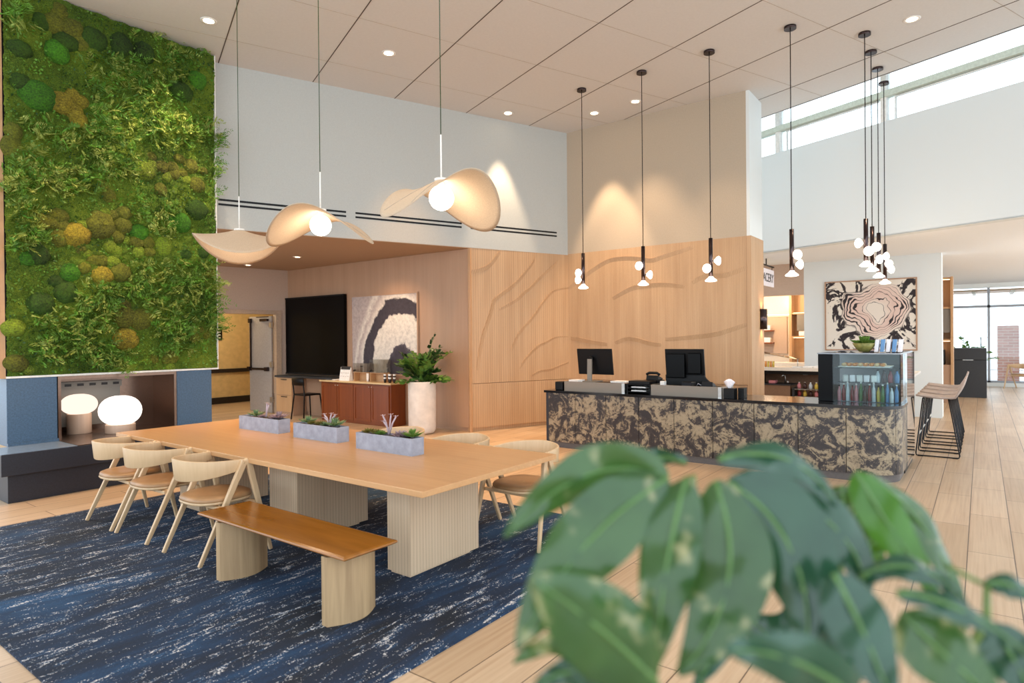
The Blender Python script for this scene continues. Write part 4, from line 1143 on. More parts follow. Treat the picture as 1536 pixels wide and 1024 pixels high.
def on(x0, y0, z0, x1, y1, z1, name, mat, label, cat, grp=None, bevel=0.003):
    m = MB(); m.box((x0, y0, z0), (x1, y1, z1))
    o = m.build(name, mat, origin=((x0 + x1) / 2, (y0 + y1) / 2, z0), bevel=bevel)
    return tag(o, label, cat, grp)
# privacy risers
def riser(y0, y1, label):
    t = thing('desk_riser', label, 'desk screen', (8.35, (y0 + y1) / 2, 0.86), 0, 'taupe risers on the desk')
    m = MB(); m.box((8.06, y0 + 0.045, 0.86), (8.09, y1, 1.0)); m.box((8.06, y1 - 0.01, 0.86), (8.55, y1, 1.0)); m.build('front_panel', M['riser'], t)
    m = MB(); m.box((8.06, y0, 0.86), (8.55, y0 + 0.044, 1.0)); m.build('end_cap', M['steel'], t)
    m = MB(); m.box((8.09, y0 + 0.045, 0.975), (8.55, y1 - 0.01, 0.985)); m.build('shelf', M['black'], t)
riser(4.05, 5.06, 'low taupe riser holding the left computer monitor')
riser(2.68, 3.66, 'low taupe riser holding the right touch-screen monitor')
# monitors
def monitor(y, label, z0=0.985, w=0.6, h=0.39, big=False):
    t = thing('monitor', label, 'computer monitor', (8.42, y, z0), 0, 'monitors on the desk')
    x = 8.42
    lean = 0.06
    zt, zb = (1.485, 1.09) if not big else (1.485, 1.03)
    m = MB(); m.hexa([(x + lean, y - w / 2, zb), (x + lean + 0.03, y - w / 2, zb), (x + lean + 0.03, y + w / 2, zb), (x + lean, y + w / 2, zb), (x, y - w / 2, zt), (x + 0.03, y - w / 2, zt), (x + 0.03, y + w / 2, zt), (x, y + w / 2, zt)])
    m.build('display', M['black'], t, bevel=0.006)
    if not big:
        m = MB(); m.bar((x - 0.06, y + 0.04, z0), (x - 0.05, y + 0.04, 1.33), 0.075, 0.03, 0.075, 0.03, (0, 1, 0)); m.build('stand', M['riser'], t, bevel=0.004)
        m = MB(); m.box((x - 0.15, y - 0.1, z0), (x + 0.1, y + 0.18, z0 + 0.014)); m.build('base', M['riser'], t, bevel=0.003)
        m = MB(); m.tube([(x - 0.05, y + 0.04, 1.33), (x + 0.02, y + 0.04, 1.34)], 0.035, 12); m.build('hinge', M['black'], t)
    else:
        m = MB(); m.box((x - 0.03, y - 0.02, 1.08), (x + 0.03, y + w / 2 - 0.03, 1.42)); m.build('rear_housing', M['screen'], t, bevel=0.012)
        m = MB(); m.box((x - 0.015, y - w / 2 + 0.04, 1.14), (x + 0.03, y - 0.06, 1.43)); m.build('rear_cover', M['screen'], t, bevel=0.012)
        m = MB(); rows = []
        for k in range(8):
            u = k / 7; rows.append([(x + 0.03 + 0.0 * u, y - w / 2 - 0.16 * u ** 1.6, 1.12 - 0.135 * u), (x + 0.06, y - w / 2 - 0.16 * u ** 1.6, 1.12 - 0.135 * u), (x + 0.06, y + w / 2, 1.12 - 0.135 * u), (x + 0.03, y + w / 2, 1.12 - 0.135 * u)])
        m.grid(rows, False, True); m.add(rows[0], [(0, 1, 2, 3)]); m.add(rows[-1], [(3, 2, 1, 0)]); m.build('foot', M['black'], t)
monitor(4.745, 'black flat monitor seen from behind on a grey stand, left on the desk')
monitor(3.32, 'black touch-screen till monitor with moulded back, right on the desk', big=True, w=0.56)
# tissue box
t = thing('tissue_box', 'black cube tissue box with a white tissue at the right riser end', 'tissue box', (8.12, 2.58, 0.86))
m = MB(); m.box((8.06, 2.52, 0.86), (8.2, 2.655, 0.99)); m.build('box', M['black'], t, bevel=0.004)
m = MB(); rows = []
for i in range(6):
    u = i / 5; r = 0.015 + 0.055 * u
    rows.append([(8.13 + r * math.cos(a) * (1 + .25 * math.sin(3 * a)), 2.6 + r * math.sin(a), 0.985 + 0.1 * u + 0.02 * math.sin(2 * a + 1) * u) for a in [2 * math.pi * k / 14 for k in range(14)]])
m.grid(rows, True, True); m.build('tissue', M['tissue'], t, solid=0.002)
on(8.2, 2.44, 0.86, 8.34, 2.515, 0.99, 'card_holder', M['black'], 'small black block behind the tissue box on the desk', 'card holder')
# black shelf rack between the risers
t = thing('paper_rack', 'black open letter rack between the two desk risers', 'rack', (8.3, 3.86, 0.86))
m = MB(); m.box((8.1, 3.67, 0.86), (8.4, 3.69, 1.0)); m.box((8.1, 4.02, 0.86), (8.4, 4.04, 1.0)); m.box((8.38, 3.69, 0.86), (8.4, 4.02, 1.0)); m.build('frame', M['black'], t)
for z in (0.885, 0.935, 0.985):
    m = MB(); m.box((8.1, 3.69, z), (8.38, 4.02, z + 0.008)); m.build('shelf', M['black'], t)
for z, lb in ((0.893, 'lower stack of papers inside the black letter rack'), (0.943, 'upper stack of papers inside the black letter rack')):
    on(8.13, 3.76, z, 8.36, 3.98, z + 0.016, 'paper_stack', M['paper'], lb, 'paper', 'paper stacks in the letter rack', 0)
on(8.12, 3.70, 0.993, 8.36, 4.02, 1.04, 'receipt_printer', M['black'], 'low black printer lying on top of the letter rack', 'printer', None, 0.008)
# phone and small things behind
def phone(x, y, z, label):
    t = thing('desk_phone', label, 'telephone', (x, y, z))
    m = MB(); m.hexa([(x - .09, y - .09, z), (x + .09, y - .09, z), (x + .09, y + .09, z), (x - .09, y + .09, z), (x - .07, y - .09, z + .07), (x + .09, y - .09, z + .02), (x + .09, y + .09, z + .02), (x - .07, y + .09, z + .07)]); m.build('body', M['black'], t, bevel=0.006)
    m = MB(); m.tube([(x - .05, y - .1, z + .075), (x - .04, y - .06, z + .1), (x - .04, y + .06, z + .1), (x - .05, y + .1, z + .075)], 0.02, 8); m.build('handset', M['black'], t)
phone(8.45, 3.78, 0.86 + 0.18, 'black desk phone beside the till monitor, above the letter rack')
bpy.data.objects['desk_phone'].location.z = 1.04
on(8.37, 3.66, 0.86, 8.56, 3.9, 1.04, 'equipment_case', M['black'], 'black equipment case under the desk phone', 'case')
bpy.data.objects['desk_phone'].location.x += 0.02
on(8.06, 5.08, 0.86, 8.24, 5.22, 0.99, 'card_terminal', M['black'], 'black card terminal at the left end of the desk', 'card reader', None, 0.012)
t = thing('card_reader', 'small black card reader beside the right riser shelf front', 'card reader', (8.2, 2.9, 0.985))
m = MB(); m.hexa([(8.14, 2.82, .985), (8.28, 2.82, .985), (8.28, 2.98, .985), (8.14, 2.98, .985), (8.16, 2.83, 1.06), (8.26, 2.83, 1.03), (8.26, 2.97, 1.03), (8.16, 2.97, 1.06)]); m.build('body', M['blackmetal'], t, bevel=0.006)
m = MB(); m.tube([(8.2, 2.98, 1.0), (8.18, 3.03, 1.03), (8.2, 3.06, 0.99)], 0.006, 6); m.build('cable', M['concrete'], t)
on(8.14, 4.86, 0.985, 8.34, 5.02, 1.02, 'paper_stack', M['paper'], 'white paper stack on the left riser beside the monitor', 'paper', None, 0)
on(8.3, 4.14, 0.985, 8.5, 4.4, 1.012, 'keyboard', M['paper'], 'pale keyboard lying right of the left monitor stand', 'keyboard', None, 0.003)
on(8.12, 3.1, 0.985, 8.3, 3.24, 1.05, 'label_printer', M['blackmetal'], 'squat dark printer in front of the till monitor', 'printer', None, 0.01)
on(8.16, 3.5, 0.985, 8.24, 3.56, 1.045, 'paper_cup', M['paper'], 'small white cup left of the till monitor', 'cup', None, 0.004)

# ================================================================== DISPLAY CASE AT THE DESK END
case = thing('display_case', 'glass snack display case with black post and polished steel side on the desk end', 'display case', (8.8, 1.1, 0.86))
m = MB(); m.box((8.36, 1.43, 0.862), (8.78, 1.6, 1.44)); m.build('end_post', M['screen'], case, bevel=0.003)
m = MB(); m.box((8.31, 0.745, 0.862), (8.318, 1.43, 1.43)); m.build('front_glass', M['caseglass'], case)
m = MB(); m.box((8.32, 0.735, 0.862), (8.79, 0.743, 1.43)); m.build('side_glass', M['caseglass'], case)
m = MB(); m.box((8.33, 0.75, 1.432), (9.78, 1.58, 1.44)); m.build('top_glass', M['caseglass'], case)
m = MB(); m.box((8.31, 0.735, 1.43), (8.33, 1.6, 1.445)); m.box((9.78, 0.735, 1.43), (9.8, 1.6, 1.445)); m.box((8.33, 0.735, 1.43), (9.78, 0.75, 1.445)); m.box((8.33, 1.58, 1.43), (9.78, 1.6, 1.445)); m.build('top_frame', M['winframe'], case)
m = MB(); m.box((8.8, 0.715, 0.08), (9.81, 0.735, 1.43)); m.build('steel_side', M['mirror'], case)
m = MB(); m.box((8.79, 0.74, 0.0), (9.8, 1.6, 0.86)); m.build('base_cabinet', M['black'], case)
m = MB(); m.cyl((9.7, 0.78, 0.0), 0.02, 0.08, 10); m.build('foot', M['black'], case)
for z, x0 in ((1.08, 8.48), (1.26, 8.42)):
    m = MB(); m.box((x0, 0.76, z), (9.6, 1.42, z + 0.01)); m.build('shelf', M['caseglass'], case)
m = MB(); m.box((9.6, 0.74, 0.862), (9.63, 1.6, 1.43)); m.build('back_panel', M['winframe'], case)
# bottles: body, cap
BC = {'r': plain('red_drink', (140, 44, 50), 0.15), 'g': plain('green_drink', (60, 110, 50), 0.15), 'y': plain('yellow_drink', (206, 176, 70), 0.15), 'b': plain('blue_label_drink', (90, 140, 190), 0.15), 'w': plain('clear_drink', (200, 206, 212), 0.12), 'n': plain('cola', (60, 30, 26), 0.15), 'p': plain('pink_drink', (206, 130, 136), 0.15), 'o': plain('orange_drink', (216, 140, 60), 0.15)}
def bottle(x, y, z, h, r, body, cap, label, grp, cat='bottle'):
    t = thing('bottle', label, cat, (x, y, z), 0, grp)
    m = MB(); m.lathe([(r * .9, 0), (r, 0.01), (r, h * .55), (r * .85, h * .66), (r * .42, h * .8), (r * .4, h * .92)], (x, y, z), 14); m.build('body', BC[body], t)
    m = MB(); m.cyl((x, y, z + h * .92), r * .46, h * .08, 12); m.build('cap', M[cap], t)
names = {'r': 'red', 'g': 'green', 'y': 'yellow', 'b': 'blue', 'w': 'clear', 'n': 'dark brown', 'p': 'pink', 'o': 'orange'}
order = 'prwrpgnrwygbwb'
for k, cc in enumerate(order):
    y = 1.385 - k * 0.0455
    px = 8.46 + (0.03 if k % 2 else 0)
    first = order[:k].count(cc); tot = order.count(cc)
    which = '' if tot == 1 else (', first such from the black post' if first == 0 else (', second such from the black post' if first == 1 else ', third such from the black post'))
    bottle(px, y, 0.865, 0.19 + 0.02 * (k % 3), 0.021, cc, 'trimwhite' if k % 3 else 'black', '%s drink bottle on the case floor%s' % (names[cc], which), 'bottles on the floor of the display case')
for k, cc in enumerate('wnrb'):
    bottle(8.56, 0.99 - k * 0.065, 1.09, 0.15, 0.026, cc, 'black', '%s drink bottle on the middle glass shelf of the case' % names[cc], 'bottles on the middle shelf of the case')
for k in range(5):
    m = MB(); y = 1.36 - k * 0.075
    m.box((8.53, y - 0.062, 1.09), (8.6, y, 1.175)); o = m.build('snack_pack', M['tissue'] if k % 2 else M['paper'], origin=(8.56, y - .03, 1.09), bevel=0.012)
    tag(o, 'white snack pack on the middle glass shelf, %s' % ['against the black post', 'second from the black post', 'third from the black post', 'fourth from the black post', 'next to the shelf bottles'][k], 'snack', 'snack packs on the middle shelf of the case')
t = thing('pastry_tray', 'white tray heaped with golden pastries on the top glass shelf', 'tray', (8.8, 1.1, 1.27))
m = MB(); m.box((8.46, 0.86, 1.27), (8.95, 1.40, 1.282)); m.build('tray', M['paper'], t, bevel=0.004)
for k in range(16):
    y = 1.34 - (k % 8) * 0.058; x = 8.52 + (k // 8) * 0.12
    m = MB(); m.ball((x, y, 1.30), 0.045, 0.03, 0.022, 10, 6)
    o = m.build('pastry', BC['o'] if k % 3 else M['counteroak'], origin=(x, y, 1.284)); tag(o, 'golden pastry on the white tray in the display case', 'pastry', 'pastries on the case tray')
# on top of the case
t = thing('salad_bowl', 'green bowl of leaves standing on top of the display case', 'bowl', (8.95, 1.18, 1.445))
m = MB(); m.lathe([(0.05, 0), (0.06, 0.004), (0.1, 0.05), (0.135, 0.11), (0.125, 0.11), (0.09, 0.052), (0.02, 0.012)], (8.95, 1.18, 1.445), 24); m.build('bowl', M['suc3'], t)
rosette((8.95, 1.18, 1.53), 0.15, 12, M['suc4'], t, 0.9, 'leaves')
for k in range(5):
    y = 1.045 - k * 0.062
    m = MB(); m.hexa([(8.88, y - .02, 1.445), (9.0, y - .02, 1.445), (9.0, y + .02, 1.445), (8.88, y + .02, 1.445), (8.9, y - .026 - .01, 1.6), (8.98, y - .026 - .01, 1.6), (8.98, y + .02 - .01, 1.6), (8.9, y + .02 - .01, 1.6)])
    o = m.build('napkin_bundle', M['tissue'] if k % 2 == 0 else BC['b'] , origin=(8.94, y, 1.445), bevel=0.004)
    tag(o, '%s upright packet on the display case, %s' % ('white' if k % 2 == 0 else 'blue', ['next to the green bowl', 'second from the bowl', 'middle of five', 'fourth from the bowl', 'furthest right of five'][k]), 'packet', 'packets on the display case')

# ================================================================== BAR STOOLS
def make_stool():
    t = thing('bar_stool', '', 'stool', (0, 0, 0), 0, 'bar stools in a row')
    # local +Y is the front, the back stands at -Y; seat 0.8 m up
    m = MB(); rows = []
    for k in range(17):
        u = k / 16
        if u < 0.68:
            q = u / 0.68; y = 0.24 - 0.44 * q; z = 0.80 + 0.012 * math.cos(q * math.pi) - 0.012 * math.sin(q * math.pi)
            tn = Vector((0, -1, 0))
        else:
            q = (u - 0.68) / 0.32; a = q * R_(78)
            y = -0.20 - 0.05 * math.sin(min(a * 1.2, math.pi / 2)) - 0.06 * q; z = 0.79 + 0.235 * q
        wd = 0.215 * (1 - 0.18 * (abs(u - 0.45) * 2) ** 3)
        rows.append([(-wd, y, z + 0.018), (-wd * .5, y, z + 0.004), (0, y, z), (wd * .5, y, z + 0.004), (wd, y, z + 0.018)])
    m.grid(rows); m.build('seat_shell', M['stoolseat'], t, local=True, solid=0.022)
    for s in (-1, 1):
        x = s * 0.17; xb = s * 0.215
        m = MB(); m.tube([(x, 0.16, 0.785), (xb, 0.24, 0.04), (xb, 0.235, 0.012), (xb, 0.2, 0.01), (xb, -0.2, 0.01), (xb, -0.24, 0.012), (xb, -0.25, 0.04), (x, -0.13, 0.785)], 0.0085, 8); m.build('sled_leg', M['blackmetal'], t, local=True)
        for y in (0.19, -0.2):
            m = MB(); m.box((xb - 0.014, y - 0.03, 0.0), (xb + 0.014, y + 0.03, 0.012)); m.build('glide', M['black'], t, local=True)
    m = MB(); m.tube([(-0.19, 0.205, 0.30), (0.19, 0.205, 0.30)], 0.009, 8); m.build('footrest', M['steel'], t, local=True)
    m = MB(); m.tube([(-0.17, 0.16, 0.782), (0.17, 0.16, 0.782)], 0.0085, 8); m.tube([(-0.17, -0.13, 0.782), (0.17, -0.13, 0.782)], 0.0085, 8); m.build('under_frame', M['blackmetal'], t, local=True)
    return t
st = make_stool()
st.location = (10.40, 0.49, 0); st['label'] = 'taupe bar stool nearest the camera in the row of four'
dup(st, (11.12, 0.49, 0), 0, 'second taupe bar stool from the display case')
dup(st, (11.84, 0.49, 0), 0, 'third taupe bar stool from the display case')
dup(st, (12.60, 0.49, 0), 0, 'taupe bar stool furthest back, nearest the white picture wall')
m = MB(); m.box((9.83, 0.86, 0.98), (13.1, 1.35, 1.02)); m.box((9.84, 1.1, 0.0), (13.1, 1.16, 0.98)); tag(m.build('bar_counter', M['quartz']), 'white bar counter running behind the stools', 'counter')

# ================================================================== SERVERY BEHIND THE DESK
sv = thing('service_counter', 'pale stone counter behind the desk with dark open shelf under it', 'counter', (13.8, 3.6, 0))
m = MB(); m.box((13.35, 1.9, 0.955), (14.0, 5.2, 1.02)); m.build('worktop', M['quartz'], sv)
m = MB(); m.box((13.95, 1.9, 0), (14.0, 5.2, 0.955)); m.build('back_panel', M['brownpanel'], sv)
m = MB(); m.box((13.4, 3.08, 0.02), (13.93, 3.7, 0.66)); m.build('cabinet', M['brownpanel'], sv, bevel=0.004)
m = MB(); m.box((13.38, 3.06, 0.66), (13.95, 5.1, 0.68)); m.build('lower_top', M['greyblack'], sv)
m = MB(); m.box((13.5, 2.4, 0.88), (13.9, 5.1, 0.955)); m.build('under_shelf', M['black'], sv)
t = thing('tap', 'small chrome tap under the pale service counter', 'tap', (13.6, 3.22, 0.68))
m = MB(); m.tube([(13.6, 3.22, 0.68), (13.6, 3.22, 0.84), (13.56, 3.24, 0.86), (13.52, 3.26, 0.84)], 0.012, 8); m.build('spout', M['steel'], t)
m = MB(); m.cyl((13.6, 3.17, 0.68), 0.018, 0.07, 10); m.build('lever', M['steel'], t)
on(13.93, 2.86, 0.85, 13.955, 2.95, 0.93, 'wall_outlet', M['trimwhite'], 'white power outlet under the service counter', 'outlet')
on(13.5, 3.38, 0.68, 13.68, 3.52, 0.75, 'pink_cloth', BC['p'], 'folded pink cloth by the tap under the service counter', 'cloth', None, 0.02)
on(13.45, 3.62, 0.68, 13.7, 3.8, 0.88, 'coffee_grinder', M['black'], 'dark machine in the shade beside the oak column under the counter', 'machine', None, 0.02)
bs = thing('bottle_shelf', 'low open shelf of bottles beside the brown cabinet', 'shelf', (13.55, 2.72, 0))
m = MB(); m.box((13.4, 2.40, 0.0), (13.7, 2.44, 0.62)); m.box((13.4, 3.0, 0.0), (13.7, 3.04, 0.62)); m.build('side', M['greyblack'], bs)
for z in (0.30, 0.45, 0.60):
    m = MB(); m.box((13.4, 2.44, z - 0.015), (13.7, 3.0, z)); m.build('shelf_board', M['riser'], bs)
sw = 'wywgn'
for z, nm in ((0.30, 'bottom'), (0.45, 'middle'), (0.60, 'top')):
    for k, cc in enumerate('wywgn' if z == .3 else ('rynpw' if z == .45 else 'pnwyn')):
        bottle(13.5, 2.93 - 0.105 * k, z, 0.13, 0.035, cc, 'trimwhite', '%s bottle, %s from the left on the %s board of the low shelf' % (names[cc], ['first', 'second', 'third', 'fourth', 'fifth'][k], nm), 'bottles on the low bottle shelf')
# back of the servery
t = thing('wall_shelf_unit', 'lit oak shelf unit with cupboard against the servery back wall', 'shelf', (17.2, 4.0, 1.0))
m = MB(); m.box((17.0, 3.86, 0.0), (17.38, 3.92, 2.95)); m.build('side_panel', M['orangewood'], t)
m = MB(); m.box((17.3, 2.6, 0.0), (17.38, 3.86, 2.95)); m.build('back_board', M['orangewood'], t)
for z in (1.62, 2.2):
    m = MB(); m.box((17.02, 2.6, z), (17.3, 3.86, z + 0.03)); m.build('shelf_board', M['orangewood'], t)
m = MB(); m.box((17.03, 2.6, 1.78), (17.06, 3.74, 2.2)); m.build('cupboard_door', M['riser'], t)
m = MB(); m.box((17.1, 2.6, 2.23), (17.14, 3.84, 2.245)); m.box((17.1, 2.6, 1.6), (17.14, 3.84, 1.615)); m.build('light_strip', M['ledwarm'], t)
on(17.04, 3.42, 1.655, 17.24, 3.70, 1.77, 'storage_box', M['paper'], 'white box on the oak shelf below the grey cupboard door', 'box')
t = thing('pegged_shelf', 'tan board with two small shelves on the servery back wall', 'shelf', (17.35, 4.4, 1.2))
m = MB(); m.box((17.34, 4.05, 1.2), (17.39, 5.6, 2.16)); m.build('board', M['taupe'], t)
for z in (1.46, 1.78):
    m = MB(); m.box((17.12, 4.36, z), (17.34, 5.4, z + 0.03)); m.build('shelf_board', M['cherry'], t)
for z, lb in ((1.49, 'lower'), (1.81, 'upper')):
    on(17.16, 4.42, z, 17.3, 4.72, z + 0.13, 'paper_box', M['paper'], 'white box on the %s small red-brown shelf of the servery' % lb, 'box', 'boxes on the small servery shelves', 0.003)
m = MB(); m.box((17.2, 3.95, 2.2), (17.25, 7, 2.215)); tag(m.build('light_strip', M['ledwarm']), 'glowing strip light along the servery back wall', 'light strip')
lamp('servery_fill_light', 'POINT', (16.2, 4.2, 2.6), 70, (255, 220, 176), shadow_soft_size=0.15)  # unseen point light added to help light the servery
sg = thing('sneeze_guard', 'slanted glass guard above the pale service counter', 'glass guard', (13.7, 3.7, 1.02))
m = MB(); m.hexa([(13.5, 3.0, 1.18), (13.9, 3.0, 1.18), (13.9, 4.6, 1.5), (13.5, 4.6, 1.5), (13.5, 3.0, 1.19), (13.9, 3.0, 1.19), (13.9, 4.6, 1.51), (13.5, 4.6, 1.51)]); m.build('pane', M['caseglass'], sg)
m = MB(); m.cyl((13.9, 4.4, 1.02), 0.012, 0.46, 8); m.cyl((13.7, 3.0, 1.02), 0.01, 0.16, 8); m.build('post', M['steel'], sg)
for k in range(5):
    o = MB().cyl((13.5, 3.62 - k * 0.05, 1.02), 0.022, 0.12, 12).build('mustard_jar', BC['y'] if k % 2 == 0 else BC['o'], origin=(13.5, 3.62 - k * .05, 1.02)); tag(o, '%s jar standing on the service counter beside the oak column, %s' % ('yellow' if k % 2 == 0 else 'orange', ['closest to the column', 'second from the column', 'third from the column', 'fourth from the column', 'last in the line'][k]), 'jar', 'jars in a line on the service counter')
for k in range(3):
    y = 3.05 - k * 0.2
    m = MB(); m.box((13.45, y - 0.16, 1.02), (13.75, y, 1.035 + 0.008 * k)); o = m.build('serving_plate', M['paper'], origin=(13.6, y - .08, 1.02), bevel=0.004)
    tag(o, 'white serving board flat on the service counter, %s' % ['nearest the yellow jars', 'between two others', 'nearest the picture wall'][k], 'board', 'boards flat on the service counter')
on(16.3, 2.3, 0.0, 16.9, 5.0, 1.0, 'back_counter', M['quartz'], 'pale back counter under the lit servery shelves', 'counter')
m = MB(); m.lathe([(0.07, 0), (0.08, 0.02), (0.05, 0.12), (0.045, 0.2), (0.075, 0.36), (0.07, 0.37)], (16.5, 3.25, 1.0), 16); tag(m.build('carafe', M['dark'], origin=(16.5, 3.25, 1.0)), 'dark waisted carafe on the back counter, nearer the small red-brown shelves', 'carafe', 'carafes on the back counter')
m = MB(); m.lathe([(0.07, 0), (0.08, 0.02), (0.05, 0.12), (0.045, 0.2), (0.075, 0.36), (0.07, 0.37)], (16.5, 3.05, 1.0), 16); tag(m.build('carafe', M['dark'], origin=(16.5, 3.05, 1.0)), 'dark waisted carafe on the back counter, nearer the picture wall', 'carafe', 'carafes on the back counter')
# hanging sign, square to the passage
d = RAY(1161, 418); xr = 14.2; ys_ = d.y * xr / d.x; kz = xr / d.x
zt_, zb_ = EYE.z + RAY(1161, 406).z * kz, EYE.z + RAY(1161, 431).z * kz
t = thing('hanging_sign', 'white hanging shop sign with dark capitals beside the oak column', 'sign', (xr - 0.5, ys_, zb_))
hh = zt_ - zb_
m = MB(); m.box((xr - 1.1, ys_, zb_), (xr, ys_ + 0.03, zt_)); m.build('board', M['tissue'], t, bevel=0.004)
m = MB(); m.box((xr - 1.15, ys_, zt_ + 0.06), (xr + 0.03, ys_ + 0.03, zt_ + 0.085)); m.cyl((xr - 0.1, ys_ + 0.015, zt_), 0.008, 0.07, 6); m.cyl((xr - 1.0, ys_ + 0.015, zt_), 0.008, 0.07, 6); m.cyl((xr - 0.55, ys_ + 0.015, zt_ + 0.08), 0.012, H2 - zt_ - 0.08, 8); m.build('bracket', M['black'], t)
fc = bpy.data.curves.new('lettering', 'FONT'); fc.body = 'PLACERY'; fc.size = hh * 0.72; fc.extrude = 0.002; fc.align_x = 'RIGHT'
fo = bpy.data.objects.new('lettering_curve', fc); COL.objects.link(fo)
bpy.context.view_layer.update()
me = bpy.data.meshes.new_from_object(fo.evaluated_get(bpy.context.evaluated_depsgraph_get()))
bpy.data.objects.remove(fo)
mw = Matrix.Translation((xr - 0.05, ys_ - 0.003, zb_ + hh * 0.25)) @ Matrix(((1, 0, 0), (0, 0, -1), (0, 1, 0))).to_4x4()
me.transform(wmat(t).inverted() @ mw); me.materials.clear(); me.materials.append(M['dark'])
fo = bpy.data.objects.new('lettering', me); COL.objects.link(fo); fo.parent = t

# ================================================================== PICTURES, SCREEN, SCONCE
def picture(x, y0, y1, z0, z1, mat, fm, label, d=0.04):
    t = thing('framed_picture', label, 'picture', (x - d / 2, (y0 + y1) / 2, (z0 + z1) / 2))
    yc, zc = (y0 + y1) / 2, (z0 + z1) / 2
    m = MB(); m.box((x - d * .7, y0, z0), (x, y1, z1)); m.build('canvas', mat, t)
    fr = 0.025
    m = MB(); m.box((x - d, y0 - fr, z0 - fr), (x, y0, z1 + fr)); m.box((x - d, y1, z0 - fr), (x, y1 + fr, z1 + fr)); m.box((x - d, y0, z0 - fr), (x, y1, z0)); m.box((x - d, y0, z1), (x, y1, z1 + fr)); m.build('frame', fm, t)
picture(8.478, 8.56, 10.46, 0.98, 2.535, M['art1'], M['nichewood'], 'large painting of charcoal arcs on off-white above the cherry sideboard')
picture(15.015, 1.06, 2.70, 1.36, 2.79, M['art2'], M['nichewood'], 'large marbled ink picture with rings on the white wall by the stools')
t = thing('wall_screen', 'huge black screen on the niche wall beside the open door', 'screen', (8.45, 11.7, 1.75))
m = MB(); m.box((8.40, 10.66, 0.90), (8.478, 12.74, 2.62)); m.build('panel', M['screen'], t)
m = MB(); m.box((8.385, 10.66, 0.90), (8.40, 12.74, 0.93)); m.box((8.385, 10.66, 2.59), (8.40, 12.74, 2.62)); m.build('bezel', M['black'], t)
t = thing('credenza', 'oak credenza with two drawers and a dark top under the black screen', 'cabinet', (8.3, 11.7, 0))
m = MB(); m.box((8.1, 10.7, 0.84), (8.477, 12.74, 0.88)); m.build('top', M['greyblack'], t)
m = MB(); m.box((8.14, 12.1, 0.0), (8.477, 12.72, 0.84)); m.build('body', M['nichewood'], t)
for z0, z1 in ((0.08, 0.44), (0.45, 0.82)):
    m = MB(); m.box((8.12, 12.12, z0), (8.14, 12.70, z1)); dr = m.build('drawer', M['orangewood'], t)
    m = MB(); m.box((8.10, 12.3, z1 - 0.035), (8.12, 12.5, z1 - 0.02)); m.build('handle', M['black'], dr)
# black high chair in front
t = thing('side_chair', 'black high-backed chair in front of the credenza', 'chair', (8.0, 11.42, 0))
cx, cy = 8.02, 11.42
m = MB(); m.box((cx - .2, cy - .2, 0.50), (cx + .2, cy + .2, 0.535)); m.build('seat', M['black'], t, bevel=0.015)
m = MB(); rows = []
for z, o_ in ((0.72, 0.0), (0.80, 0.006), (0.88, 0.015)):
    rows.append([(cx - .21 - o_ - 0.03 * math.cos(u * math.pi / 2), cy + .2 * u, z) for u in [-1 + 2 * k / 10 for k in range(11)]])
m.grid(rows); m.build('backrest', M['black'], t, solid=0.02)
for sx, sy in ((-1, -1), (-1, 1), (1, -1), (1, 1)):
    m = MB(); m.tube([(cx + sx * .24, cy + sy * .22, 0), (cx + sx * .19, cy + sy * .18, 0.52)] + ([(cx - .22, cy + sy * .18, 0.78)] if sx < 0 else []), 0.015, 8); m.build('leg', M['black'], t)
# cherry sideboard
sb = thing('sideboard', 'cherry-red sideboard with four doors and a pale top under the arc painting', 'sideboard', (8.28, 9.95, 0))
m = MB(); m.box((8.10, 8.92, 0.0), (8.475, 11.03, 0.80)); m.build('body', M['cherry'], sb, bevel=0.004)
m = MB(); m.box((8.06, 8.89, 0.80), (8.477, 11.06, 0.83)); m.build('top', M['counteroak'], sb, bevel=0.003)
for k in range(4):
    y0 = 8.96 + k * 0.515
    m = MB(); a = 0.05
    m.box((8.085, y0, 0.06), (8.1, y0 + 0.50, 0.77))
    m.box((8.075, y0, 0.06), (8.085, y0 + a, 0.77)); m.box((8.075, y0 + .5 - a, 0.06), (8.085, y0 + .5, 0.77)); m.box((8.075, y0 + a, 0.06), (8.085, y0 + .5 - a, 0.06 + a)); m.box((8.075, y0 + a, 0.77 - a), (8.085, y0 + .5 - a, 0.77))
    d = m.build('door', M['cherry'], sb)
    m = MB(); m.ball((8.068, y0 + (0.47 if k % 2 == 0 else 0.03), 0.74), 0.012, None, None, 10, 6); m.build('knob', M['steel'], d)
# things on the sideboard
def dispenser(y, w, z1, label):
    t = thing('water_dispenser', label, 'drink dispenser', (8.27, y, 0.83), 0, 'clear dispensers on the sideboard')
    m = MB(); m.box((8.2, y - w / 2, 0.83), (8.34, y - w / 2 + .012, 1.0)); m.box((8.2, y + w / 2 - .012, 0.83), (8.34, y + w / 2, 1.0)); m.box((8.2, y - w / 2, 1.0), (8.34, y + w / 2, 1.015)); m.box((8.33, y - w / 2 + .012, 0.83), (8.34, y + w / 2 - .012, 1.0)); m.build('stand', M['orangewood'], t)
    m = MB(); x0, x1, y0, y1 = 8.18, 8.36, y - w / 2, y + w / 2
    m.box((x0, y0, 1.016), (x1, y1, z1))
    m.build('tank', M['acrylic'], t)
    m = MB(); m.tube([(8.18, y + w * .3, 1.05), (8.13, y + w * .3, 1.05), (8.12, y + w * .3, 1.03)], 0.012, 8); m.build('tap', M['black'], t)
dispenser(9.90, 0.42, 1.19, 'clear water dispenser on a wooden stand, left of the other dispenser')
dispenser(9.42, 0.40, 1.27, 'taller clear water dispenser nearer the white stone planter')
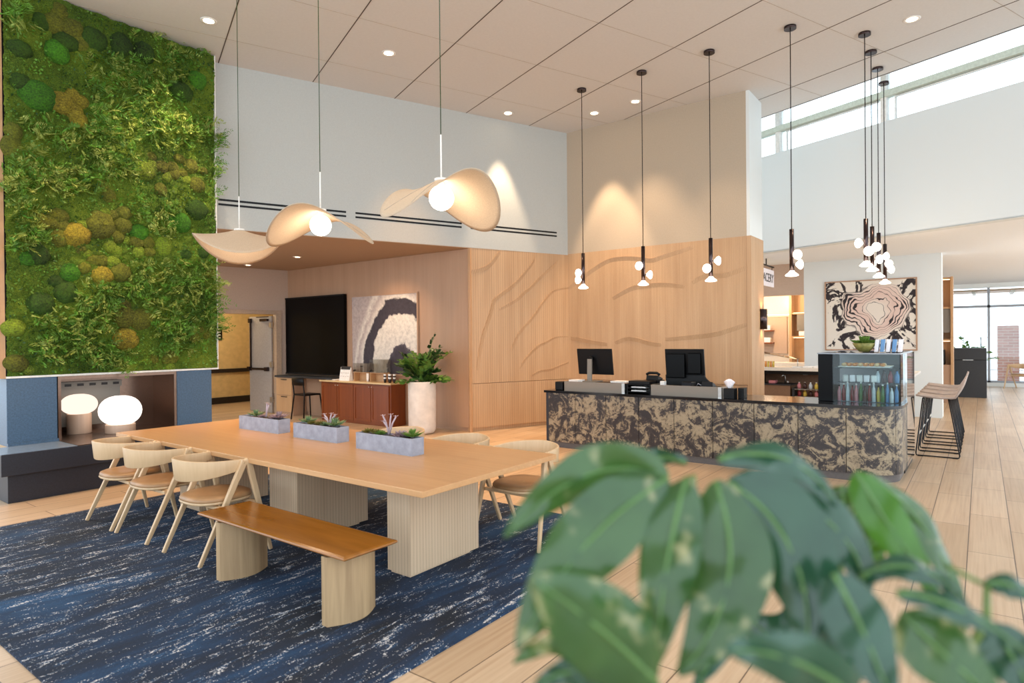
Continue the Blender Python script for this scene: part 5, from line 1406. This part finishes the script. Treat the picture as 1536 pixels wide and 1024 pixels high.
t = thing('desk_calendar', 'upright printed card with a dark header at the left of the sideboard', 'card stand', (8.2, 10.35, 0.83))
m = MB(); m.hexa([(8.15, 10.2, .83), (8.25, 10.2, .83), (8.25, 10.52, .83), (8.15, 10.52, .83), (8.2, 10.2, 1.1), (8.215, 10.2, 1.1), (8.215, 10.52, 1.1), (8.2, 10.52, 1.1)]); m.build('card', M['paper'], t)
m = MB(); m.hexa([(8.186, 10.22, 1.055), (8.21, 10.22, 1.055), (8.21, 10.5, 1.055), (8.186, 10.5, 1.055), (8.195, 10.22, 1.12), (8.21, 10.22, 1.12), (8.21, 10.5, 1.12), (8.195, 10.5, 1.12)]); m.build('header', M['dark'], t)
for z in (0.90, 0.97): 
    m = MB(); xx = 8.145 + (z - 0.83) * 0.18
    for q in range(4): m.box((xx + 0.008, 10.24 + q * .07, z - .02), (xx + .02, 10.285 + q * .07, z + .02))
    m.build('picture_row', M['riser'], t)
on(8.12, 10.62, 0.83, 8.35, 10.9, 0.85, 'napkin_stack', M['paper'], 'flat white stack of napkins at the far left of the sideboard', 'napkins', None, 0.003)
def cups(x, y, n, mat, label, grp=None, r=0.028):
    t = thing('cup_stack', label, 'cups', (x, y, 0.83), 0, grp)
    for k in range(n):
        m = MB(); m.lathe([(r * .75, 0), (r, 0.075), (r * .96, 0.075), (r * .7, 0.004)], (x, y, 0.83 + k * 0.03), 16); m.build('cup', mat if k % 2 == 0 else M['paper'], t)
cups(8.2, 9.69, 4, M['paper'], 'white stack of paper cups between the two dispensers')
for k in range(4):
    cups(8.17 + 0.05 * (k % 2), 9.16 - 0.07 * k, 4, M['dark'], 'striped stack of cups on the sideboard, %s' % ['beside the taller dispenser', 'second from the taller dispenser', 'third from the taller dispenser', 'closest to the planter leaves'][k], 'striped cup stacks on the sideboard')
# wall sconce on the oak column
t = thing('wall_sconce', 'dark half-round wall light on the side of the oak column', 'wall lamp', (11.0, 2.93, 1.94))
m = MB(); rows = []
for z in (1.77, 2.11):
    rows.append([(11.02 + 0.10 * math.cos(a), 2.975 - 0.085 * math.sin(a), z) for a in [math.pi * k / 16 for k in range(17)]])
m.grid(rows); m.build('shield', M['gunmetal'], t, solid=0.006)
m = MB(); m.box((10.97, 2.93, 1.80), (11.07, 2.975, 2.08)); m.build('bulb', M['ledwarm'], t)
lamp('sconce_up', 'SPOT', (11.02, 2.93, 2.09), 8, (255, 190, 120), spot_size=R_(110), spot_blend=0.8, shadow_soft_size=0.03, aim=(11.02, 2.95, 3))
lamp('sconce_down', 'SPOT', (11.02, 2.93, 1.79), 8, (255, 190, 120), spot_size=R_(110), spot_blend=0.8, shadow_soft_size=0.03, aim=(11.02, 2.95, 1))
# hall plaque
q = PIX(329, 501, 16.14)
t = thing('wall_plaque', 'small black room plaque on the ochre hall wall', 'sign', (q.x, 16.14, q.z))
m = MB(); m.box((q.x - .16, 16.12, q.z - .16), (q.x + .07, 16.145, q.z + .2)); m.build('plate', M['black'], t)
m = MB()
for k in range(4): m.box((q.x - .10, 16.115, q.z - .11 + k * .075), (q.x + .02, 16.12, q.z - .085 + k * .075))
m.build('text_line', M['paper'], t)

# ================================================================== ZZ PLANT IN TALL PLANTER
def zz_plant(name, x, y, zsoil, stems, par, leaf=0.075, seed=3):
    rnd = random.Random(seed)
    for (ax, ln, lean, mt) in stems:
        pts = []
        for k in range(9):
            u = k / 8
            r = lean * u ** 1.5
            pts.append(Vector((x + 0.04 * math.cos(ax) + r * math.cos(ax), y + 0.04 * math.sin(ax) + r * math.sin(ax), zsoil + ln * (u - 0.42 * min(1.6, lean / max(ln, .1)) * u * u))))
        m = MB(); m.tube(pts, [0.012 - 0.009 * k / 8 for k in range(9)], 6); s = m.build('stem', M['stem'], par)
        m = MB()
        for k in range(2, 12):
            u = k / 12; i = min(7, int(u * 8)); q = u * 8 - i
            p = pts[i].lerp(pts[i + 1], q); d = (pts[i + 1] - pts[i]).normalized()
            sd = d.cross(Vector((0, 0, 1)));
            if sd.length < .05: sd = Vector((1, 0, 0))
            sd = sd.normalized(); up = sd.cross(d)
            for sg in (-1, 1):
                dd = (sd * sg + d * rnd.uniform(.3, .9) + up * rnd.uniform(-.6, .6)).normalized()
                L = leaf * rnd.uniform(.8, 1.2) * (1.1 - 0.35 * abs(u - .5) * 2); nn = (dd.cross(d) + Vector((rnd.uniform(-.5, .5), rnd.uniform(-.5, .5), rnd.uniform(-.5, .5)))).normalized(); w = dd.cross(nn).normalized() * L * .3
                m.add([p, p + dd * L * .35 + w, p + dd * L * .7 + w * .8, p + dd * L, p + dd * L * .7 - w * .8, p + dd * L * .35 - w, p + dd * L * .5 + nn * L * .06], [(0, 1, 6), (1, 2, 6), (2, 3, 6), (3, 4, 6), (4, 5, 6), (5, 0, 6)], True)
        m.build('leaflets', M[mt], s, weld=False)
pl = thing('planted_pot', 'tall white stone planter with a bushy glossy green plant beside the sideboard', 'potted plant', (7.9, 7.9, 0))
m = MB(); m.lathe([(0.15, 0.0), (0.205, 0.015), (0.232, 0.06), (0.24, 0.12), (0.245, 0.90), (0.245, 0.915), (0.225, 0.915), (0.225, 0.86), (0.0, 0.86)], (7.9, 7.9, 0), 40); m.build('pot', M['planter'], pl)
m = MB(); m.cyl((7.9, 7.9, 0.862), 0.222, 0.02, 24); m.build('soil', M['soil'], pl)
rnd = random.Random(11); stems = []
RA = math.atan2(RT.y, RT.x)
for k in range(22):
    ax = rnd.uniform(0, 2 * math.pi); stems.append((ax, rnd.uniform(0.3, 0.66), rnd.uniform(0.2, 0.46), 'zz' if k % 3 else 'zzdark'))
for k in range(8):
    ax = RA + rnd.choice([0, math.pi]) + rnd.uniform(-.5, .5); stems.append((ax, rnd.uniform(0.12, 0.3), rnd.uniform(0.38, 0.52), 'zz'))
stems = [(a, l * 1.15, q * 1.12, k) for a, l, q, k in stems]
stems += [(RA + .1, 0.98, 0.2, 'zzdark'), (RA + .3, 0.80, 0.32, 'zzdark'), (RA, 0.78, 0.52, 'zz'), (RA + math.pi, 0.66, 0.3, 'zzdark'), (RA + 2.8, 0.6, 0.46, 'zz')]
zz_plant('zz', 7.9, 7.9, 0.88, stems, pl, 0.125)

# ================================================================== FAR RIGHT: STATION, SHELVES, OUTSIDE
t = thing('waste_station', 'black waste station cabinet with a slot, before the bright far window', 'cabinet', (20.6, 0.27, 0))
m = MB(); m.box((20.33, -0.1, 0.0), (20.95, 0.66, 0.98)); m.build('body', M['greyblack'], t, bevel=0.006)
m = MB(); m.box((20.32, -0.1, 0.985), (20.95, 0.66, 1.29)); m.build('upper_bin', M['greyblack'], t, bevel=0.006)
m = MB(); m.box((20.305, 0.18, 0.975), (20.325, 0.40, 0.99)); m.build('handle', M['steel'], t)
pp = thing('window_plant', 'leafy green plant rising behind the black waste station', 'potted plant', (21.7, 0.2, 0))
m = MB(); m.lathe([(0.16, 0), (0.2, 0.02), (0.22, 0.8), (0.2, 0.8), (0.18, 0.76), (0, 0.76)], (21.7, 0.2, 0), 24); m.build('pot', M['planter'], pp)
rnd = random.Random(5); stems = [(rnd.uniform(0, 6.28), rnd.uniform(0.35, 0.7), rnd.uniform(.25, .55), 'zz') for _ in range(14)] + [(RA + math.pi, 1.0, 0.3, 'zz'), (RA, 0.5, 0.7, 'zz')]
zz_plant('wp', 21.7, 0.2, 0.78, stems, pp, 0.13, 8)
t = thing('oak_bookcase', 'tall lit oak shelf unit behind the end of the white picture wall', 'shelf', (18.7, 1.1, 0))
m = MB(); m.box((18.45, 0.55, 0.0), (18.95, 0.6, 3.05)); m.build('side_panel', M['orangewood'], t)
m = MB(); m.box((18.9, 0.6, 0.0), (18.95, 2.2, 3.05)); m.build('back_board', M['orangewood'], t)
m = MB(); m.box((18.5, 0.6, 0.0), (18.9, 2.2, 0.92)); m.build('base_cabinet', M['nichewood'], t)
for z in (1.5, 2.28, 3.0):
    m = MB(); m.box((18.5, 0.6, z), (18.9, 2.2, z + 0.04)); m.build('shelf_board', M['orangewood'], t)
m = MB(); m.box((18.6, 0.62, 2.985), (18.64, 2.2, 2.998)); m.box((18.6, 0.62, 1.485), (18.64, 2.2, 1.498)); m.build('light_strip', M['ledwarm'], t)
m = MB(); m.box((18.52, 0.61, 1.70), (18.56, 2.2, 2.27)); m.build('cupboard_door', M['riser'], t)
on(18.55, 0.72, 0.92, 18.85, 1.1, 1.28, 'coffee_machine', M['black'], 'black coffee machine on the lit oak shelf unit', 'coffee machine', None, 0.02)
d0, d1 = RAY(1496, 500), RAY(1529, 500); xb = 28.0
y0b, y1b = d0.y * xb / d0.x, d1.y * xb / d1.x
on(xb, y1b, -0.02, xb + 0.6, y0b, EYE.z + RAY(1512, 488).z * xb / RAY(1512, 488).x, 'brick_pier', M['brick'], 'red brick pier outside beyond the far window', 'pier', None, 0)
t = thing('patio_fence', 'low dark rail fence outside beyond the far window', 'fence', (29, 0, 0))
for z in (0.35, 1.55):
    m = MB(); m.box((29.0, -7, z - 0.02), (29.04, 5, z)); m.build('rail', M['winframe'], t)
for k in range(6):
    m = MB(); m.box((29.0, -6 + k * 2, -0.02), (29.04, -5.95 + k * 2, 1.55)); m.build('post', M['winframe'], t)
t = thing('outdoor_canopy', 'brown slatted canopy outside above the far window', 'canopy', (26.2, 0, 3.1))
m = MB(); m.box((25.4, -9, 3.05), (27.0, 9, 3.1)); m.build('soffit', M['orangewood'], t)
for y in (-4.4, -2.6, -0.8, 0.2, 1.8):
    m = MB(); m.box((25.4, y - .05, 2.98), (27.0, y + .05, 3.05)); m.build('rafter', M['trimwhite'], t)
m = MB(); m.box((25.5, -8.9, -0.02), (25.6, -8.8, 3.05)); m.box((25.5, 8.8, -0.02), (25.6, 8.9, 3.05)); m.build('post', M['winframe'], t)

for x, y in ((14.5, -2.8), (20.5, -3.8)):
    lamp('cafe_fill_light', 'POINT', (x, y, 2.3), 130, (255, 244, 232), shadow_soft_size=0.15)  # out-of-view point lights added to brighten the cafe ceiling, no pendants there

# ================================================================== NEAR PLANT
np_ = thing('broadleaf_plant', 'large-leaved glossy plant close to the camera at lower right', 'potted plant', (0.72, 0.12, 0))
def leaf(base, mid, tip, wpx, mat, d0, d1=None, dm=None, roll=0.0, fold=0.25, side=None):
    """leaf from base over mid to tip, each (px, py) at its own distance; wpx = full width in photograph pixels at mid"""
    d1 = d0 if d1 is None else d1; dm = (d0 + d1) / 2 if dm is None else dm
    B, Mi, T = AT(base[0], base[1], d0), AT(mid[0], mid[1], dm), AT(tip[0], tip[1], d1)
    Mc = Mi * 2 - (B + T) / 2
    wid = wpx / FPX * dm / 2
    def pos(u): return B * (1 - u) ** 2 + Mc * 2 * u * (1 - u) + T * u * u
    rows = []; ribs = []
    n = 18; nc = 8
    view = (Mi - EYE).normalized()
    for i in range(n + 1):
        u = i / n; p = pos(u)
        d = (pos(min(1, u + .02)) - pos(max(0, u - .02))).normalized()
        s = d.cross(view).normalized(); nn = s.cross(d).normalized()
        s2 = s * math.cos(roll) + nn * math.sin(roll); n2 = s2.cross(d).normalized()
        if n2.dot(view) > 0: n2 = -n2
        w = wid * (math.sin(math.pi * min(1, u ** 0.8 * 0.97 + 0.02)) ** 0.75) * (1 - 0.25 * u)
        row = []
        for k in range(nc + 1):
            q = -1 + 2 * k / nc
            row.append(p + s2 * w * q + n2 * (w * fold * (0.6 * abs(q) - 1.0 * q * q) + 0.003 * math.sin(14 * u + 2 * q)))
        rows.append(row); ribs.append(p + n2 * 0.0012)
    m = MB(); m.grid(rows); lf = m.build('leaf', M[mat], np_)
    m = MB(); m.tube(ribs, [0.0028 * (1 - 0.75 * i / n) for i in range(n + 1)], 6); m.build('midrib', M['rib'], lf)
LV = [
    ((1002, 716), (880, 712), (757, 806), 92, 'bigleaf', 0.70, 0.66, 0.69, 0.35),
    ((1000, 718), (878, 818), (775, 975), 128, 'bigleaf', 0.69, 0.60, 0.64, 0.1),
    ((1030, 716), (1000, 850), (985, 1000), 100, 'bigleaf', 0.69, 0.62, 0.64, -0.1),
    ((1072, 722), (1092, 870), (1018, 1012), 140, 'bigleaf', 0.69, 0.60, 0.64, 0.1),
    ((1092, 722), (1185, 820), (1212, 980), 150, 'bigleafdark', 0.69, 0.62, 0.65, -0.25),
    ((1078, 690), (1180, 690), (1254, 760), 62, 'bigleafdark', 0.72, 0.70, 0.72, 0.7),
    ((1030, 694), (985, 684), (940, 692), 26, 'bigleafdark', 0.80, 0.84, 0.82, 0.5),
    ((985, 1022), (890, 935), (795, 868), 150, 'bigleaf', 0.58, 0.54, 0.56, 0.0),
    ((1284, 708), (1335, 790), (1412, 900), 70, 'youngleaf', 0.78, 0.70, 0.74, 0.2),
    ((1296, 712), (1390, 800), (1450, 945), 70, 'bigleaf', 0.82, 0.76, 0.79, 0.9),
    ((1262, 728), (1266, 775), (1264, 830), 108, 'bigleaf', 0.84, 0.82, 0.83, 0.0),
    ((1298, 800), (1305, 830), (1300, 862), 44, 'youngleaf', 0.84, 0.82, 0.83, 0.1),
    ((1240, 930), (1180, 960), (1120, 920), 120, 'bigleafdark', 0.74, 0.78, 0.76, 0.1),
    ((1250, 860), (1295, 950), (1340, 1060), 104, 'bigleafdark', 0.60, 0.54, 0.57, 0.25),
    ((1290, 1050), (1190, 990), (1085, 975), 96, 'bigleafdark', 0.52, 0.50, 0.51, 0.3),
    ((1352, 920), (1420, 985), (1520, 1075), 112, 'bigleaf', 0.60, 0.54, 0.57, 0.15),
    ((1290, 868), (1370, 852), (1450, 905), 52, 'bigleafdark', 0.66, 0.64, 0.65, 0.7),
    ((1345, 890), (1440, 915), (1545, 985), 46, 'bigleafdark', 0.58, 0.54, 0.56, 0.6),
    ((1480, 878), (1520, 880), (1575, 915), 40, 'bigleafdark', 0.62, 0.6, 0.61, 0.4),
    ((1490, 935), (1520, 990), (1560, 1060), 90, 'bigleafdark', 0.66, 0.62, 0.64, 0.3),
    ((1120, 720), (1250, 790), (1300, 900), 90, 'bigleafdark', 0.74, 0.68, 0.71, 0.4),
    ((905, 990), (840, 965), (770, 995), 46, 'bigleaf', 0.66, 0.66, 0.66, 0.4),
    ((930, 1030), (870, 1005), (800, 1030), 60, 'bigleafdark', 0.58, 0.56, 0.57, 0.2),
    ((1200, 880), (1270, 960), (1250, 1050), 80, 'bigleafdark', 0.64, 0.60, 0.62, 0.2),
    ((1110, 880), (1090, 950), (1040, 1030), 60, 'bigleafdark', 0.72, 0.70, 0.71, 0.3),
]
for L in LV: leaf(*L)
ST = AT(1130, 1200, 0.74)
def stem(pts, r=0.004):
    m = MB(); m.tube(pts, r, 8); m.build('stem', M['stem'], np_)
POT = Vector((0.66, 0.10, 0))
hub = AT(1040, 712, 0.70); hub2 = AT(1280, 722, 0.80); hub3 = AT(1300, 880, 0.66); hub4 = AT(985, 1022, 0.585)
base = Vector((ST.x, ST.y, 0.62))
for hb in (hub, hub2, hub3, hub4, AT(1480, 880, 0.62), AT(1240, 905, 0.74)):
    md = base.lerp(hb, 0.6) + Vector((0, 0, -0.04)) + FW * 0.05
    stem([base, md, hb - Vector((0, 0, 0.03)), hb], [0.008, 0.006, 0.004, 0.003])
stem([AT(1420, 848, 0.64), AT(1455, 866, 0.63), AT(1500, 888, 0.62)], 0.0025)
m = MB(); m.tube([base - Vector((0, 0, 0.06)), base], 0.014, 10); m.build('stem', M['stem'], np_)
m = MB(); m.lathe([(0.12, 0.0), (0.14, 0.01), (0.17, 0.56), (0.155, 0.56), (0.15, 0.5), (0, 0.5)], (base.x, base.y, 0), 32); m.build('pot', M['planter'], np_)
m = MB(); m.cyl((base.x, base.y, 0.5), 0.15, 0.065, 24); m.build('soil', M['soil'], np_)
np_loc = Vector((base.x, base.y, 0))

# ================================================================== DAYLIGHT
w = bpy.data.worlds.new('daylight'); SC.world = w; w.use_nodes = True
nt = w.node_tree; nt.nodes.clear()
bg = nt.nodes.new('ShaderNodeBackground'); out = nt.nodes.new('ShaderNodeOutputWorld')
bg.inputs['Color'].default_value = (0.80, 0.91, 1.0, 1); bg.inputs['Strength'].default_value = WORLD
nt.links.new(bg.outputs[0], out.inputs[0])

SC.view_settings.view_transform = 'Standard'
SC.view_settings.look = 'None'
SC.view_settings.exposure = EXPO
SC.view_settings.gamma = 1.0
SC.view_settings.use_curve_mapping = False
SC.cycles.use_denoising = True
SC.cycles.max_bounces = 8
SC.cycles.diffuse_bounces = 4
SC.cycles.transparent_max_bounces = 24
SC.cycles.caustics_reflective = False
SC.cycles.caustics_refractive = False
SC.cycles.sample_clamp_indirect = 6.0
